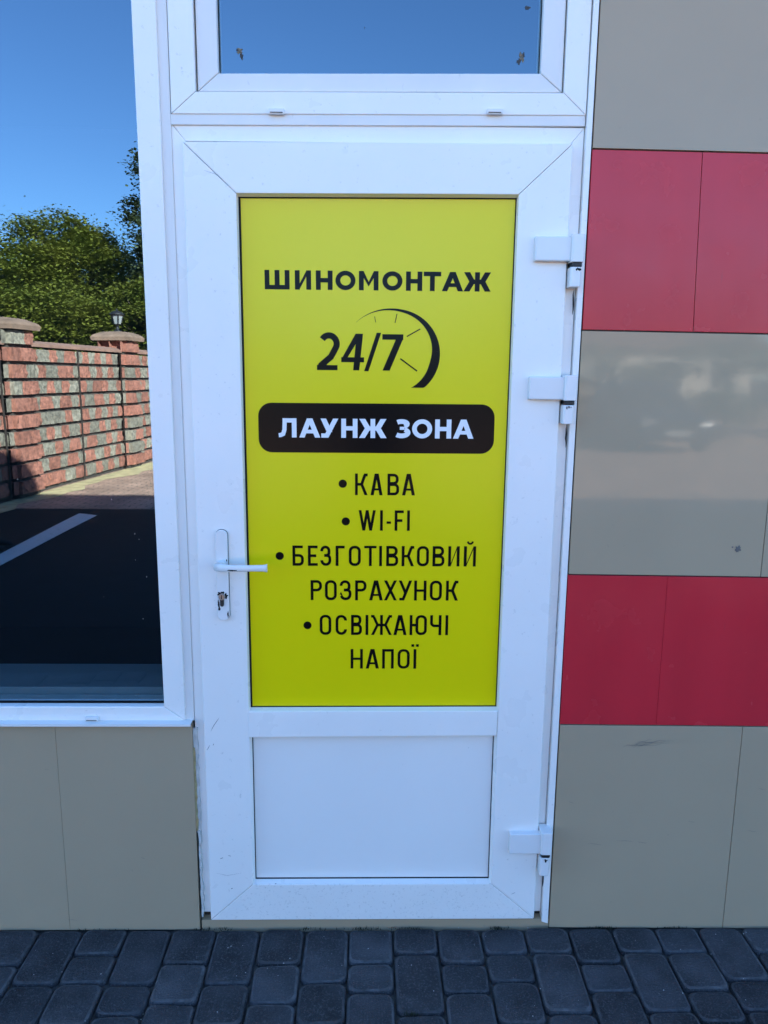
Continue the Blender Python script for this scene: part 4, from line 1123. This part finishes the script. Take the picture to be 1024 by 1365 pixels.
for s in (1, -1):
    ox = .01 if s > 0 else -.03
    skin_body('shoe', [J(ox-.05, s*.11, .045, (.04, .04)), J(ox+.04, s*.11, .05, (.042, .045)), J(ox+.13, s*.112, .034, (.042, .03)), J(ox+.20, s*.115, .026, (.034, .022)), J(ox, s*.11, .13, .042)],
              [(0, 1), (1, 2), (2, 3), (1, 4)], CLOTH, pp, 1)
skin_body('head', [J(.01, 0, 1.50, .048), J(.015, 0, 1.57, .060), J(.02, 0, 1.64, (.085, .075)), J(.01, 0, 1.71, (.095, .078)), J(0, 0, 1.76, (.075, .065)), J(.10, 0, 1.655, (.014, .014)), J(.118, 0, 1.64, (.014, .014)), J(.0, .085, 1.655, .016), J(0, -.085, 1.655, .016)],
          [(0, 1), (1, 2), (2, 3), (3, 4), (2, 5), (5, 6), (2, 7), (2, 8)], SKINM, pp)
skin_body('hair', [J(-.03, 0, 1.68, (.09, .085)), J(-.02, 0, 1.74, (.098, .086)), J(.0, 0, 1.78, (.085, .075)), J(.05, 0, 1.775, (.05, .06))], [(0, 1), (1, 2), (2, 3)], HAIR, pp)

# the one who takes the picture: dark clothes, both arms forward; softens the reflection in the middle of the sign
ph = thing('person', 'person in dark clothes facing the door, only a dark blur in the glossy sign', 'person', (.02, -2.36, 0))
bx_, by_ = .02, -2.36
joints = [J(0, 0, .98, (.16, .12)), J(0, 0, 1.15, (.15, .11)), J(0, .01, 1.36, (.175, .12)), J(0, 0, 1.47, (.09, .08)), J(0, .01, 1.53, .055),
          J(-.10, 0, .90, .092), J(-.12, .03, .50, .064), J(-.12, .01, .12, .045),
          J(.10, 0, .90, .092), J(.12, .02, .50, .064), J(.12, -.03, .12, .045),
          J(-.20, 0, 1.43, .062), J(-.24, .10, 1.24, .050), J(-.12, .28, 1.40, .038),
          J(.20, 0, 1.43, .062), J(.24, .10, 1.24, .050), J(.12, .28, 1.40, .038)]
skin_body('body', joints, edges, CLOTH, ph)
for s in (1, -1):
    skin_body('shoe', [J(s*.12, -.05, .045, (.04, .04)), J(s*.12, .04, .05, (.042, .045)), J(s*.122, .13, .034, (.042, .03)), J(s*.125, .20, .026, (.034, .022)), J(s*.12, 0, .13, .042)],
              [(0, 1), (1, 2), (2, 3), (1, 4)], CLOTH, ph, 1)
    # hand: palm with four unequal fingers and a thumb, gripping the phone edge
    hj = [J(s*.12, .28, 1.40, .026), J(s*.105, .315, 1.455, (.030, .020)), J(s*.098, .33, 1.49, (.030, .016))]
    he = [(0, 1), (1, 2)]
    for k, ln in enumerate((.055, .062, .058, .045)):
        b0 = len(hj); zz = 1.505-.018*k
        hj += [J(s*.085, .345, zz, .009), J(s*(.085-ln*.5), .362, zz+.004, .0085), J(s*(.085-ln), .358, zz+.006, .0075)]
        he += [(2 if k < 2 else 1, b0), (b0, b0+1), (b0+1, b0+2)]
    b0 = len(hj); hj += [J(s*.085, .31, 1.50, .010), J(s*.06, .315, 1.52, .0085)]; he += [(1, b0), (b0, b0+1)]
    skin_body('hand', hj, he, SKINM, ph, 0, 1)
skin_body('head', [J(0, .01, 1.50, .048), J(0, .015, 1.57, .060), J(0, .02, 1.64, (.075, .085)), J(0, .01, 1.71, (.078, .095)), J(0, 0, 1.76, (.065, .075)), J(0, .10, 1.655, .014), J(0, .118, 1.64, .014), J(.085, 0, 1.655, .016), J(-.085, 0, 1.655, .016)],
          [(0, 1), (1, 2), (2, 3), (3, 4), (2, 5), (5, 6), (2, 7), (2, 8)], SKINM, ph)
skin_body('hair', [J(0, -.03, 1.68, (.085, .09)), J(0, -.02, 1.74, (.086, .098)), J(0, 0, 1.78, (.075, .085)), J(0, .05, 1.775, (.06, .05))], [(0, 1), (1, 2), (2, 3)], HAIR, ph)
